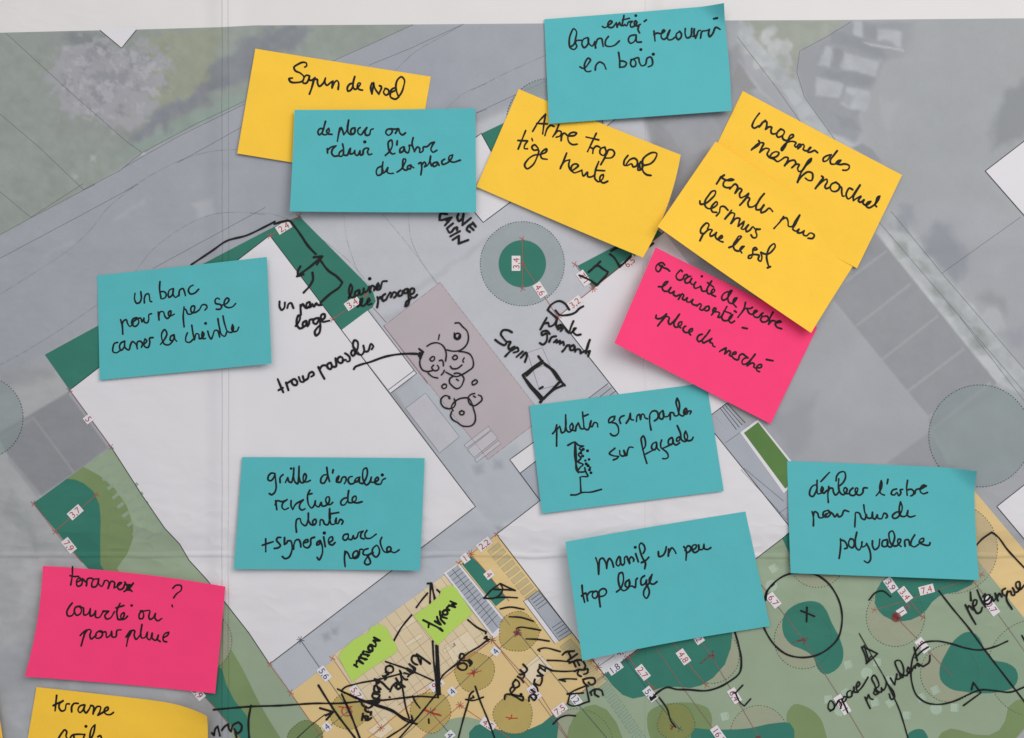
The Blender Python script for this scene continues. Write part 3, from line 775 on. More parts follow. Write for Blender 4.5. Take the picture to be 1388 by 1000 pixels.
dim([(638.5, 750), (673, 723.5)], M_RED, (2, 1)); dim([(622, 762.5), (638.5, 750)], M_RED, (1, 0)); dim([(638.5, 751), (653, 767), (665, 781.6), (690, 814)], M_RED, (0, 0))
dim([(451, 891), (516.5, 985.5), (667, 866.6)], M_RED, (1, 2)); dim([(667, 866.6), (540, 955)], M_RED, (2, 0), 0.6)
dim([(516.5, 985.5), (480, 1015)], M_RED, (2, 0))
dim([(623.5, 955), (660, 980), (700, 1005)], M_RED, (2, 0)); dim([(623.5, 955), (572, 1000)], M_RED, (0, 0))
dim([(667, 866.6), (725, 940), (790, 1030)], M_PURP, (0, 0)); dim([(667, 866.6), (730, 937), (770, 1000)], M_PURP, (0, 0))
dim([(408, 866.6), (474, 962)], M_NAVY, (2, 1)); dim([(401, 1022), (472, 963)], M_NAVY, (0, 1)); dim([(535, 1008), (584, 964), (643, 909), (702, 856)], M_NAVY, (0, 1))
lines('dimension_line', star((584, 964), 6, 3, .5) + star((643, 909), 5, 3, .5), 0.7, 11, M_NAVY)
dim([(702, 856), (770, 938), (840, 1020)], M_NAVY, (2, 0)); dim([(584, 964), (620, 1005)], M_NAVY, (0, 0))
dim([(819, 913), (754, 964)], M_RED, (0, 0)); dim([(802, 893), (828, 874)], M_RED, (2, 0)); dim([(810, 903), (850, 876)], M_PURP, (2, 0))
dim([(819, 914), (849, 893.5)], M_NAVY, (1, 2)); dim([(848, 894), (881, 939), (921, 987)], M_NAVY, (0, 1)); dim([(851, 890), (885, 932)], M_RED, (1, 1)); dim([(849, 892), (900, 856)], M_RED, (0, 0))
dim([(884, 870), (928, 935), (970, 992), (1000, 1035)], M_PURP, (0, 0)); dim([(909, 866), (930, 895), (957, 928)], M_RED, (0, 1)); dim([(945, 862), (966, 892), (1000, 950), (1028, 998)], M_PURP, (0, 0))
dim([(1030, 790), (1052, 819), (1088, 866), (1141, 950), (1175, 1008)], M_PURP, (0, 0)); dim([(1197, 779), (1226, 805), (1250, 836)], M_RED, (0, 1)); dim([(1184, 826), (1232, 812), (1330, 778)], M_RED, (1, 1), 0.5)
dim([(1214, 836), (1249, 872), (1290, 916)], M_PURP, (0, 0)); dim([(1228, 828), (1229, 822)], M_PURP, (0, 2), 0.6); dim([(1317, 785), (1345, 822), (1395, 892)], M_PURP, (0, 0), 0.6)

# number labels on the dimension lines
def digits(txt, cx, cy, ang, h, m, parent, level):
    cu = bpy.data.curves.new('digits', 'FONT'); cu.body = txt; cu.size = h/0.72; cu.align_x = 'CENTER'
    ob = bpy.data.objects.new('digits', cu)
    me = bpy.data.meshes.new_from_object(ob)
    bpy.data.objects.remove(ob); bpy.data.curves.remove(cu)
    a = math.radians(ang); ca, sa = math.cos(a), math.sin(a)
    xs = [v.co.x for v in me.vertices]; mx = (min(xs)+max(xs))/2
    for v in me.vertices:
        u, w = v.co.x - mx, v.co.y - h*0.5
        x = cx + u*ca - w*sa*1.0; y = cy - (u*sa + w*ca)
        v.co = (X(x), Y(y), zl(x, y, level))
    me.materials.clear(); me.materials.append(m); me.name = 'digits'
    o = bpy.data.objects.new('digits', me); COL.objects.link(o); o.parent = parent
M_BOX = mat('white_number_box_print', rgb(226, 222, 224), var=0.02)
def number(txt, cx, cy, ang, m, h=9.0, box=True):
    a = math.radians(ang); w = (len(txt.replace(',', '')) * 0.80 + 0.32*txt.count(',')) * h * 0.5 + 1.6; hh = h*0.5 + 1.4
    pts = [(cx + u*math.cos(a) - v_*math.sin(a), cy - (u*math.sin(a) + v_*math.cos(a))) for u, v_ in ((-w, -hh), (w, -hh), (w, hh), (-w, hh))]
    o = area('number_label', pts, 12, M_BOX)
    digits(txt, cx, cy, ang, h, m, o, 13.5)
for a in (('2,4', 385, 308, 32, M_TRED), ('3,4', 478, 411, 34, M_TRED), ('3,4', 699.5, 357, 90, M_TRED), ('4,6', 732, 393, -57, M_TRED), ('1,2', 791, 377, 126, M_TRED),
          ('6,5', 853, 355.5, 38, M_TRED), ('3,2', 779, 410.5, 38, M_TRED), ('5', 120.5, 567.5, -52, M_TPUR), ('3,7', 102.5, 694, 41, M_TRED), ('7,9', 94, 739, -51, M_TRED),
          ('2,2', 656.5, 737, 37, M_TRED), ('1', 630.5, 756, 37, M_TRED), ('4', 663, 778, -52, M_TRED), ('4', 671.5, 882, 52, M_TNAV), ('4', 613, 936.5, 45, M_TNAV), ('4', 443.5, 984, 40, M_TNAV),
          ('4', 610, 995.5, -50, M_TNAV), ('5,6', 440, 912, -53, M_TNAV), ('5,7', 483.5, 938, -53, M_TRED), ('9,1', 592, 927, 37, M_TRED), ('4,5', 661.5, 980.5, -33, M_TRED), ('7,5', 758.5, 961, 37, M_TRED),
          ('5,1', 724, 938, -52, M_TPUR), ('12', 780, 947, -52, M_TNAV), ('1,8', 833.5, 904.5, 35, M_TNAV), ('4,1', 841, 882, 30, M_TPUR), ('2,7', 871, 910.5, -52, M_TRED), ('5,7', 881, 940, -52, M_TNAV),
          ('4,8', 926, 889.5, -55, M_TRED), ('8,2', 944.5, 862, -55, M_TPUR), ('16,2', 974.5, 996, -55, M_TPUR), ('6,4', 995, 942, -58, M_TPUR), ('6,7', 1048, 813, -52, M_TPUR), ('3,9', 1206.5, 792, -55, M_TPUR),
          ('3,4', 1226, 805, -52, M_TRED), ('7,4', 1255, 798.5, 15, M_TRED), ('1', 1221, 828.5, -57, M_TPUR), ('5,1', 1249.5, 874, -50, M_TPUR), ('16,1', 1141, 954, -57, M_TPUR), ('10,7', 1342, 820.5, -54, M_TPUR), ('5,9', 269, 938, -50, M_TPUR)):
    number(*a)

# red crayon marks on the trees
M_CRAYON = mat('red_crayon', rgb(196, 70, 52), alpha=0.85, var=0.4, scale=900)
M_CRAYON2 = mat('dull_red_crayon', rgb(146, 64, 66), alpha=0.6, var=0.5, scale=900)
def crayon(polys, width, m):
    v, f = [], []
    for pl_ in polys:
        ribbon(v, f, catmull(pl_, 0.8), width, lambda x, y: zl(x, y, 14), vary=0.35)
    link('crayon_mark', v, f, m, PLAN, smooth=False)
crayon(Zs('525,375 600,360 660,345;560,370 595,375 600,350;575,345 590,400', V2), 1.5, M_CRAYON)
crayon(Zs('90,725 170,750 270,780;120,720 190,755 265,770;215,715 190,740 200,780', V2), 1.8, M_CRAYON)
crayon(Zs('900,795 960,805 1010,803;955,770 950,800 930,815', V2), 1.3, M_CRAYON)
crayon(Zs('430,690 490,700 555,690;470,695 455,740 480,775 540,770 555,735 530,705;520,690 540,715 500,705', U), 1.4, M_CRAYON)
crayon(Zs('285,380 305,390 330,398;300,355 305,385 290,410;320,365 295,395', T), 2.2, M_CRAYON2)
crayon(Zs('745,490 790,455 830,435;830,405 825,440 835,465;800,435 840,440', Yz), 1.6, M_CRAYON2)
crayon(Zs('1120,995 1140,985 1150,1000', Yz), 3.0, M_CRAYON2); crayon(Zs('540,905 555,925 548,940;565,915 540,930;550,915 575,912', Yz), 1.2, M_CRAYON2)
crayon(Zs('270,550 330,530 375,520;335,515 350,540 345,565;300,540 360,535', Wz), 1.4, M_CRAYON2)
crayon(Zs('950,365 975,360 990,380 970,400 950,390 960,370 985,385 965,385', Wz), 4.5, M_CRAYON2)

# ---------------------------------------------------------------- sticky notes
BLUE = note_mat('turquoise_note_paper', rgb(88, 183, 189))
YELLOW = note_mat('yellow_note_paper', rgb(255, 204, 66))
PINK = note_mat('pink_note_paper', rgb(255, 66, 124))
LIME = note_mat('lime_note_paper', rgb(184, 216, 100))
MM = 0.001

class Note:
    def __init__(s, corners, mat_, label, base=0.5, bulge=None, fold=None, group='sticky notes on the plan', **lift):
        s.c = corners; s.base = base; s.bulge = bulge or {}; s.lift = lift; s.fold = fold
        root = bpy.data.objects.new('sticky_note', None); COL.objects.link(root)
        cx = sum(p[0] for p in corners)/4; cy = sum(p[1] for p in corners)/4
        root['label'] = label; root['category'] = 'sticky note'; root['group'] = group
        root.location = (X(cx), Y(cy), float(sheet_h(cx, cy)))
        s.root = root
        n, m_ = 48, 34
        top = [[s.P(i/n, j/m_) for i in range(n+1)] for j in range(m_+1)]
        v = [p for r in top for p in r]; k = len(v)
        v += [(p[0], p[1], p[2]-0.00011) for p in v]
        id_ = lambda i, j: j*(n+1)+i
        f = []
        for j in range(m_):
            for i in range(n):
                f.append((id_(i, j), id_(i, j+1), id_(i+1, j+1), id_(i+1, j)))
                f.append((k+id_(i, j), k+id_(i+1, j), k+id_(i+1, j+1), k+id_(i, j+1)))
        ring = [id_(i, 0) for i in range(n+1)] + [id_(n, j) for j in range(1, m_+1)] + [id_(i, m_) for i in range(n-1, -1, -1)] + [id_(0, j) for j in range(m_-1, 0, -1)]
        # the cut edge has its own corners so that the face stays flat up to it
        kr = len(v); v += [v[a] for a in ring] + [v[a+k] for a in ring]; m2 = len(ring)
        for q in range(m2): f.append((kr+q, kr+(q+1) % m2, kr+m2+(q+1) % m2, kr+m2+q))
        v = [(p[0]-root.location[0], p[1]-root.location[1], p[2]-root.location[2]) for p in v]
        link('paper', v, f, mat_, root)
    def xy(s, u, v):
        tl, tr, br, bl = s.c
        x = (1-v)*((1-u)*tl[0]+u*tr[0]) + v*((1-u)*bl[0]+u*br[0])
        y = (1-v)*((1-u)*tl[1]+u*tr[1]) + v*((1-u)*bl[1]+u*br[1])
        for k, (dx, dy) in s.bulge.items():
            if k == 'L': w = (1-u)**2*4*v*(1-v)
            elif k == 'R': w = u**2*4*v*(1-v)
            elif k == 'T': w = (1-v)**2*4*u*(1-u)
            elif k == 'B': w = v**2*4*u*(1-u)
            elif k == 'LT': w = (1-u)**2*(1-v)**3*v*9
            elif k == 'TL': w = max(0, 1-(u+v)*2.2)**2
            elif k == 'TR': w = max(0, 1-((1-u)*1.6+v)*2.2)**2
            x += dx*w; y += dy*w
        return x, y
    def z(s, u, v):
        g = s.lift.get
        z = s.base
        z += g('L', 0)*(1-u)**2.4 + g('R', 0)*u**2.4 + g('T', 0)*(1-v)**2.4 + g('B', 0)*v**2.0
        z += g('TL', 0)*max(0, 1-(u*1.6+v)*1.5)**1.8 + g('TR', 0)*max(0, 1-((1-u)*1.6+v)*1.5)**1.8
        z += g('FR', 0)*max(0, 1-((1-u)*1.6+v)*4.5)**1.5
        z += g('BL', 0)*max(0, 1-(u*1.6+(1-v))*0.9)**1.7 + g('BR', 0)*max(0, 1-((1-u)*1.6+(1-v))*0.9)**1.7
        z += 1.6*g('wave', 0.25)*math.sin(u*4.2+s.c[0][0])*math.sin(v*3.1+s.c[0][1]) * 0.5*(min(1, 4*v))
        z += g('glue', 0.35)*min(1, max(0, (v-0.13)/0.10))
        if s.fold:
            # a lower note's edge pressing through: a soft step of height h across the line a-b
            (ax, ay), (bx, by), h = s.fold
            x, y = s.xy(u, v)
            d = ((bx-ax)*(y-ay) - (by-ay)*(x-ax))/math.dist((ax, ay), (bx, by))
            t = min(1, max(0, (d+5)/10)); z -= h*t*t*(3-2*t)
        return z*MM
    def P(s, u, v):
        x, y = s.xy(u, v)
        return (X(x), Y(y), float(sheet_h(x, y)) + s.z(u, v))
    def uv(s, x, y):
        u = v = 0.5
        for _ in range(6):
            a = s.xy(u, v); b = s.xy(u+1e-3, v); c = s.xy(u, v+1e-3)
            j = ((b[0]-a[0])*1e3, (c[0]-a[0])*1e3, (b[1]-a[1])*1e3, (c[1]-a[1])*1e3)
            det = j[0]*j[3]-j[1]*j[2]
            rx, ry = x-a[0], y-a[1]
            u += (rx*j[3]-ry*j[1])/det; v += (-rx*j[2]+ry*j[0])/det
        return min(1, max(0, u)), min(1, max(0, v))
    def zat(s, x, y):
        u, v = s.uv(x, y)
        return float(sheet_h(x, y)) + s.z(u, v) + 0.00006
    def write(s, org, width, words, name='handwritten_word', limit=None):
        for lab, st in words:
            v, f = [], []
            for k, pts in enumerate(parse(st, org)):
                if limit: pts = [p for p in pts if p[1] < limit]
                if not pts: continue
                c = catmull(pts, 0.9) if len(pts) > 1 else pts
                ribbon(v, f, c, 1.07*width*(1.5 if len(pts) == 1 else 1), s.zat, vary=0.19, lift=0.000006*k)
            L = s.root.location
            o = link(name, [(p[0]-L[0], p[1]-L[1], p[2]-L[2]) for p in v], f, INK, s.root, smooth=False)
            if lab: o['label'] = lab

def w(t): return 'handwritten word "%s"' % t
K = 4.993
# yellow note, top left
A_ = Note([(347, 67), (584, 104), (560, 247), (323, 209)], YELLOW, 'yellow note at top left reading Sapin de Noel, half covered', base=0.4, L=1.0, B=0.8, wave=.1)
A_.write((390, 75, 9.986), 2.6, [
 (w('Sapin'), '235,165 260,150 255,110 220,100 150,125 90,175 105,210 180,250 225,300 210,350 130,375 40,360 25,325 70,315;290,280 260,275 220,330 215,380 250,385 290,330 300,285 300,340 320,345 375,305 340,420 300,530;330,430 375,330 400,330 410,390 430,425 480,390 515,310 510,380 530,410 590,370 615,355 605,445;610,430 640,370 670,345 685,360 687,465'),
 (w('de'), '910,290 890,370 890,440 910,465 960,430 985,380 970,375 945,430 970,465 1015,475;890,380 850,390 810,450 820,490 850,480 890,420')])
A_.write((320, 60, K), 2.5, [

 (w('Noel'), '921,262 912,290 921,338 933,260 940,298 968,340 980,285 972,282;1010,300 1000,330 1015,346 1035,332 1030,308 1010,300;1040,320 1048,360 1080,373 1110,345 1135,285 1139,240 1120,221 1096,238 1082,285 1090,330 1102,360;1045,345 1050,312 1078,298 1085,304 1062,322 1042,330')])
# turquoise note over it
B_n = Note([(401, 151), (644.5, 148), (646, 290), (396.5, 289)], BLUE, 'turquoise note reading deplacer ou reduire l\'arbre de la place, overlapping the yellow note', base=1.4, L=4.0, R=2.5, B=5.0)
B_n.write((435, 155, 9.986), 2.5, [
 (w('placer'), '265,200 235,380;255,260 285,190 300,220 320,290 350,250 385,90 370,200 385,270 420,290 450,270;470,195 430,205 415,260 440,285 470,250 470,200 465,270;540,190 515,210 515,270 545,290 590,240 630,190 605,250 620,295 660,290 690,215 715,208'),
 (w('ou'), '960,205 900,220 885,260 920,295 960,270 970,220 940,205 1020,210 1050,205 1015,270;1015,262 1060,205 1080,270 1110,290 1150,262'),
 (w('reduire'), '100,480 105,540;105,500 150,460 220,440 170,490 160,540 190,580 250,575;300,500 260,540 270,585 310,570 320,520;305,415 320,490 320,560 360,570 400,490 410,475 410,550 450,540 470,500 480,560 500,570 540,505 550,565 570,560 590,490 620,470 655,475 640,520 660,560 700,548;603,385'),
 (w('l\'arbre'), '880,570 940,510 975,420 960,360 925,380 920,450 950,530 980,550 1010,540;1040,370 1035,425;1120,450 1080,480 1080,530 1120,510 1135,455 1145,510 1180,535 1205,460 1200,430 1230,435;1255,328 1240,400 1275,520;1270,515 1320,455 1340,470 1345,530 1385,510 1395,455 1440,450 1500,400 1540,390 1510,440 1495,490 1520,525 1575,500'),
 (w('de'), '850,655 840,740 850,810 880,790 915,735 910,800 940,815 990,812;830,715 780,740 760,800 780,840 820,830 850,770'),
 (w('la'), '1040,795 1080,770 1130,700 1150,620 1135,615 1115,690 1125,755 1160,770 1190,750;1225,700 1185,715 1180,745 1220,750 1225,715 1265,738')])
B_n.write((390, 140, K), 2.4, [
 (w('de'), '262,130 252,170 245,218 262,222 288,195 284,177 270,195 278,214 305,218;248,180 225,180 212,205 220,222 240,206 252,180'),

 

 (w('place'), '890,415 905,408 910,430 905,492;908,430 930,405 938,418 928,438 945,430 966,392 970,364 966,400 977,430;1012,405 987,415 990,435 1012,425 1018,408 1028,428;1065,385 1046,400 1050,420 1080,412 1112,378 1120,356 1098,364 1094,392 1115,405 1170,393')])
# yellow note, tree too isolated
D_n = Note([(703, 121), (920, 213), (869, 351), (646, 254)], YELLOW, 'yellow note reading Arbre trop isole tige haute, its right edge curled up', base=0.5, bulge={'R': (6.5, 2)}, R=9.0, B=2.0)
D_n.write((695, 150, 9.266), 2.5, [
 (w('Arbre'), '250,265 320,150 412,48 395,150 375,298;300,165 432,172;402,320 440,220 475,190 518,205;578,180 550,250 502,335;520,310 575,260 605,270 590,325 545,340;605,385 620,310 640,290 690,325;700,325 780,315 800,290 770,280 710,300 690,350 710,410 750,435 805,430'),
 (w('trop'), '1045,295 1000,390 935,525;918,340 1075,378;1000,548 1010,490 1050,455 1085,470;965,470 1010,490;1150,470 1100,490 1092,550 1130,575 1165,535 1150,470;1180,520 1150,600 1100,690;1170,560 1200,505 1250,510 1272,550 1240,600 1165,610'),
 (w('tige'), '162,255 120,360 68,488;65,380 185,385;185,390 150,440 145,480 185,485;240,355 248,385;320,480 270,435 240,460 260,500 320,500 300,600 240,700 175,735 150,700 190,620 270,565 350,555 425,510 425,490 380,510 350,560 360,600 432,618'),
 (w('haute'), '675,540 640,630 595,735;600,710 660,640 715,625 700,690 720,750 740,770;740,765 790,730 820,700 800,680 750,690 730,740 770,790 810,780 860,760;865,755 870,800 880,830 930,785;935,785 940,840 990,840 1030,810;1075,650 1030,780 1030,870 1070,905 1130,850 1130,815 1100,830 1090,890 1130,920 1185,900;1040,760 1148,768')])
D_n.write((840, 180, 9.986), 2.6, [
 (w('isole'), '100,325 50,400 50,455 90,460 150,440 170,480 210,470 220,390 190,365 130,380 80,440;270,410 235,480 235,525 270,520 300,460 290,420 260,430 260,500;290,450 300,380 360,320 450,290 480,300 460,380 400,440 300,465;290,470 300,540 350,590 405,600')])
# turquoise note, top
C_n = Note([(737.5, 27), (977, 9.5), (989, 153), (744, 169.5)], BLUE, 'turquoise note across the white margin reading banc a recouvrir en bois, one corner bent', base=1.3, bulge={'R': (2.5, 0), 'TR': (0, 2)}, B=3.0, R=2.0, TR=2.5, FR=7.0)
C_n.write((760, 10, 9.266), 2.4, [
 (w('entree'), '520,250 545,265 600,235 640,190 625,180 590,215 595,255 640,265 690,210;695,205 705,262;705,250 735,200 755,240 785,240;790,115 785,240 800,235;770,170 858,150;800,225 820,245 850,195 895,190;895,190 870,220 880,260 915,250 950,195 935,180 920,215 940,245 998,225;975,250 965,290 985,335;938,117;1045,190 1070,172'),
 (w('banc'), '115,510 160,480 185,400 190,300 165,278 125,340 105,440 120,520 165,540 200,500 185,460 190,435 262,425;335,390 285,410 265,480 290,518 335,480 345,400 355,470 390,498 425,450;425,440 435,522;435,470 470,405 510,405 520,450 530,505;595,378 560,430 560,490 610,505 670,490 732,435'),
 (w('a'), '920,360 865,375 845,430 870,465 910,450 940,390 940,360 955,450 1005,450;1000,545'),
 (w('en'), '238,760 280,780 350,710 370,670 345,650 310,690 295,760 310,810 345,822 375,812;430,800 440,740 485,700 530,720 565,790'),
 (w('bois'), '722,580 735,680 735,770;738,690 780,690 820,715 800,755 740,768;885,670 870,720 890,760 925,755 935,700 905,670 875,672;905,665 970,650 980,700 1010,750 1050,740 1085,650 1120,640 1145,690 1140,740 1090,765;1155,605')])
C_n.write((885, 20, 12.052), 2.5, [
 (w('recouvrir'), '8,285 25,450;10,340 60,320 120,330 180,275 165,268 130,330 130,400 170,425 215,390 265,275 225,370 240,430 290,430 350,390;430,295 370,340 370,390 400,430 440,400 450,330 420,295;515,250 515,350 545,405 590,390 620,250;660,260 655,330 680,410 700,360 740,285 760,285;640,380 662,372;760,410 790,300 860,290 905,270 890,350 905,390 950,350 1010,240 1075,275;970,102 1025,95')])
# yellow pair, right
E_n = Note([(1006, 124), (1221, 238), (1160, 364), (945, 250)], YELLOW, 'yellow note at upper right reading Imaginer des massifs ponctuels, partly under another yellow note', base=0.5, R=1.6, wave=.1)
E_n.write((1010, 145, 9.986), 2.6, [
 (w('Imaginer'), '185,92 140,150 100,220 88,270 105,290 180,262;268,186 225,215 183,278;195,262 250,205 282,205 285,245 268,312;268,308 320,275 350,280 340,325 350,365 380,372 430,350 460,315;475,305 435,340 418,390 435,415 475,405 515,370 522,335 500,315 470,305;500,390 495,420 515,450 560,460 610,430 645,400 640,380 610,385 575,440 555,485 520,560 485,595 480,580 510,535 555,490 650,475 680,490 660,530 675,550 730,510 745,520 705,570;705,565 780,515 790,535 775,580 830,600 880,555;870,550 840,590 840,618 880,615 930,595 970,625'),
 (w('massifs'), '175,462 185,480 75,590;85,575 200,490 240,495 215,560 190,620;190,615 280,565 315,575 290,650 320,690;325,685 350,640 420,612 448,625 430,665 380,690 320,690 380,710 430,745 480,720 540,685 572,695 560,740 525,800;530,790 600,735 660,730 675,760 620,830;625,825 690,780 720,785 700,840 720,880 760,865 810,800 880,730 885,705 860,720 790,820 740,910 699,1024;714,999 769,929 849,884 894,899 904,959 889,999 849,999 804,969')])
E_n.write((1060, 190, 9.986), 2.6, [
 (w('des'), '735,150 690,210 640,290 650,325 700,330 770,300 785,278 760,280 720,320 760,335 850,330 895,350 895,385 860,412 808,412;655,205 600,215 545,260 548,292 590,285 640,225'),
 (w('ponctuels'), '525,492 545,510 510,560 440,660;455,640 540,560 595,535 600,565 570,640 580,658 640,640;715,575 660,600 640,640 660,690 710,700 755,670 765,620 715,575;765,630 785,640 795,720 810,765 828,762;940,675 900,655 865,700 855,760 880,800 930,770 980,700 1040,615;1040,615 990,700 950,775 950,825 1000,790 1050,765;1055,770 1020,830 1040,845 1095,815;1090,815 1080,860 1110,885 1170,855 1185,835 1150,840 1120,895 1150,920 1220,890 1280,820 1305,765 1285,770 1250,850 1240,880 1262,908')])
G_n = Note([(886.5, 337), (1107.5, 443.5), (1043, 574), (830, 465.5)], PINK, 'pink note under the yellow pair reading crainte de perdre luminosite place du marche', base=0.5, L=9.5, BL=5.0, B=3.0)
G_n.write((930, 400, 9.986), 2.5, [
 (w('perdre'), '795,100 780,170 690,305;740,240 800,180 870,180 890,165;820,190 840,240 870,260 930,235 955,215 935,205 900,250 915,290 970,300 1000,270 1035,240;1010,250 1020,290 1000,330 1020,360 1070,360 1110,320 1090,285 1040,290;1170,228 1130,310 1110,395;1110,390 1160,345 1195,350;1200,380 1285,365 1270,350 1230,355 1200,390 1220,430 1285,455'),
 (w('du'), '310,475 250,560 205,620 215,645 270,625 335,590;205,530 160,545 135,600 160,630 200,610 250,550;330,590 310,640 340,650 355,690 380,700'),
 (w('marche'), '525,715 480,735 440,765;450,755 530,715 520,770 510,795;515,790 580,755 590,770 575,810 610,830;620,800 665,790 665,770 630,775 610,820 640,860 690,875 720,810 755,795 790,820 830,850;825,845 780,855 745,900 760,935 800,930 860,880 925,800;925,800 870,870 815,955;820,950 900,920 915,935 905,970 935,990;940,985 1010,970 1010,940 970,945 940,990 950,1020 985,1035')])
G_n.write((880, 355, 9.986), 2.5, [
 (None, '190,55 160,25 110,35 70,80 75,130 100,145 140,100 150,60 175,90 220,105 258,135;110,50 150,85'),
 (w('crainte'), '430,140 415,120 375,150 345,200 360,240 400,255 440,235 460,190 490,180 510,205;545,200 500,215 465,260 475,290 520,285 560,230 545,260 550,300 590,310 615,280;610,280 590,330 600,360 640,355 680,335;680,335 690,360 700,395 740,400 775,385;830,265 790,330 765,400 790,435 840,425 875,385 865,370 830,400 830,440 885,470;775,285 860,345;697,200'),
 (w('de'), '1050,405 1000,430 970,490 985,520 1030,505 1080,440 1110,390 1095,390 1055,480 1070,550 1110,565 1165,510 1175,490 1150,495 1125,560 1168,612'),
 (w('luminosite'), '105,345 150,345 220,295 235,275 210,275 165,330 160,380 190,405 240,400 275,355;270,360 245,410 270,430 320,405;320,410 310,445 350,470 390,450;430,435 400,480 378,510;385,500 430,440 450,450 435,510 460,520 500,490;500,495 490,540 520,550 575,515;575,515 560,560 590,585 630,590;630,600 680,570 690,585 670,640 700,655 750,620;790,600 745,615 735,650 760,665 800,640 795,605;875,670 890,630 870,625 850,660 850,700 830,720;850,680 920,680 940,690 920,750 960,745 990,700;1040,605 1000,680 970,750 990,790 1040,795 1110,735 1120,715 1090,730 1070,800 1100,825 1145,800;1000,665 1095,700;1145,665 1168,680'),
 (w('place'), '75,725 70,765 110,775 180,740 215,710;215,715 150,800 95,870;140,815 230,745 250,755 240,820 260,850 300,820 360,760 395,710;390,715 340,790 315,850 335,885 380,880 425,835 425,815 395,820 375,860 410,895;480,870 450,890 445,930 470,955 520,955;520,960 570,930 570,905 540,915 520,955 545,990')])
G_n.write((830, 335, K), 2.5, [(None, '876,545 908,551'), (None, '1038,760 1083,768')])
F_n = Note([(967, 195), (1177, 327), (1095, 451.6), (887, 311)], YELLOW, 'upper yellow note of the overlapping pair reading remplir plus les murs que le sol', base=1.1, L=8.0, B=8.0, BL=2.0, wave=.1, fold=((1152, 362), (976, 272), 0.35))
F_n.write((940, 270, 9.986), 2.6, [
 (w('le'), '450,670 500,650 580,570 620,515 600,512 550,570 510,640 530,700 580,715 620,690 660,650 640,650 600,700 625,740'),
 (w('sol'), '805,700 835,690 815,665 785,680 775,740 745,810 715,810 720,780 760,765 820,760 860,770 850,830 880,850 900,800 885,730;890,730 920,745 985,750 1050,700 1085,640 1075,612 1030,635 980,720 965,790 980,880 995,930;975,938 1015,922')])
F_n.write((935, 230, 9.986), 2.6, [
 (w('remplir'), '440,95 395,125;395,120 365,170 335,215;392,122 460,160 540,165 570,155 545,145 480,160 435,190 430,240 470,262 530,258;515,282 600,215 620,235 590,335;592,330 660,270 680,285 650,350 665,395 710,380 775,335;775,345 720,425 655,495;700,440 770,390 785,400 765,470 780,515 830,515 880,480 940,390 990,335;985,340 920,430 880,500 880,550 930,550 985,485;985,490 945,560 945,590 1000,575 1060,530 1105,575'),
 (w('les'), '105,450 110,490 170,485 260,420 320,340 320,310 290,310 220,380 175,460 180,520 220,550 265,545 300,530 345,470 335,455 300,480 260,550 275,590 335,598;330,645 370,600 395,520 430,515 490,565'),
 (w('murs'), '540,565 500,620 448,685;460,670 550,600 580,610 570,660 530,745;532,740 620,670 650,675 640,730 625,780;630,780 710,715 690,780 670,810 690,820 770,760;765,765 735,820 740,850 790,830 830,785 870,820 930,815;920,820 875,815 870,850 885,900 870,930 830,930 805,895'),
 (w('que'), '205,825 225,760 205,745 150,780 110,850 115,880 155,890;150,885 100,985;150,895 240,830 270,835 240,895 245,920 290,905 330,870;325,875 315,930 340,965;345,965 410,925 405,910 370,930 350,960 380,985 418,996')])
F_n.write((890, 210, K), 2.5, [

 (w('plus'), '852,420 832,450 785,502;832,445 872,430 882,452 886,486 908,488 932,450 962,410 935,470 915,507 935,518 957,505 946,528 968,530 992,515 986,542 1004,550 1035,530 1061,545 1050,566 1018,566'),
])
H_n = Note([(717.5, 549.6), (957.5, 519), (980, 664.6), (734.4, 695)], BLUE, 'turquoise note with a small wall sketch reading plantes grimpantes sur facade', base=0.5, B=1.6, L=0.8, wave=.12)
H_n.write((740, 535, 9.266), 2.3, [
 (w('plantes'), '82,485 105,460 135,375;135,375 132,640;135,440 170,390 180,420 200,475 225,465 245,400 246,250;246,250 248,400 262,450 290,465 320,445 340,390 325,355 300,390 310,440 345,445 370,452;370,450 380,390 405,350 420,390 440,425 470,425;458,215 470,340 488,425 520,438 550,390 565,325;565,325 550,380 570,400 610,345 640,355 648,402;480,265 528,245')])
H_n.write((815, 535, 9.266), 2.4, [
 (w('grimpantes'), '160,300 168,268 120,280 90,320 95,350 130,335 165,305;125,345 180,360 215,430 210,480 170,512 130,505 112,485;240,358 225,310 245,275 285,260;310,355 345,300 362,232 375,310 402,315;438,335 455,255 470,245 490,308;490,310 515,240 530,245 550,290 577,300;603,270 605,340 622,440;605,300 610,240 640,205 690,205 710,240 700,300 665,325;770,195 735,225 728,290 760,305 780,270 772,200;772,215 785,270 830,270 862,228;862,225 862,310;862,290 870,222 900,225 920,262 950,262 975,190 970,80 950,42 938,80 955,170 985,250 1020,265 1050,225 1070,190 1060,170 1040,190 1035,235 1070,240 1090,205 1125,205 1110,240'),
 (w('sur'), '168,668 100,740 140,760 215,770 200,790 148,815;228,697 235,750 262,768 295,750 280,695;280,700 300,762;318,758 330,690 350,655 395,658'),
 (w('facade'), '515,690 545,650 550,580 520,515 500,540 505,610 530,730 568,858;555,740 640,695;685,590 645,610 630,670 660,690 690,640 690,600 700,670 728,698;755,565 740,620 755,670 790,660 870,620;760,672 830,740 835,780 800,800 768,798;880,535 845,560 840,610 870,625 900,580 890,535 900,600 930,628 980,600;975,525 945,545 945,580 970,575 985,540;950,385 990,480 1010,570 1050,585 1080,530 1055,455 1040,490 1055,560 1090,575 1130,565 1150,530')])
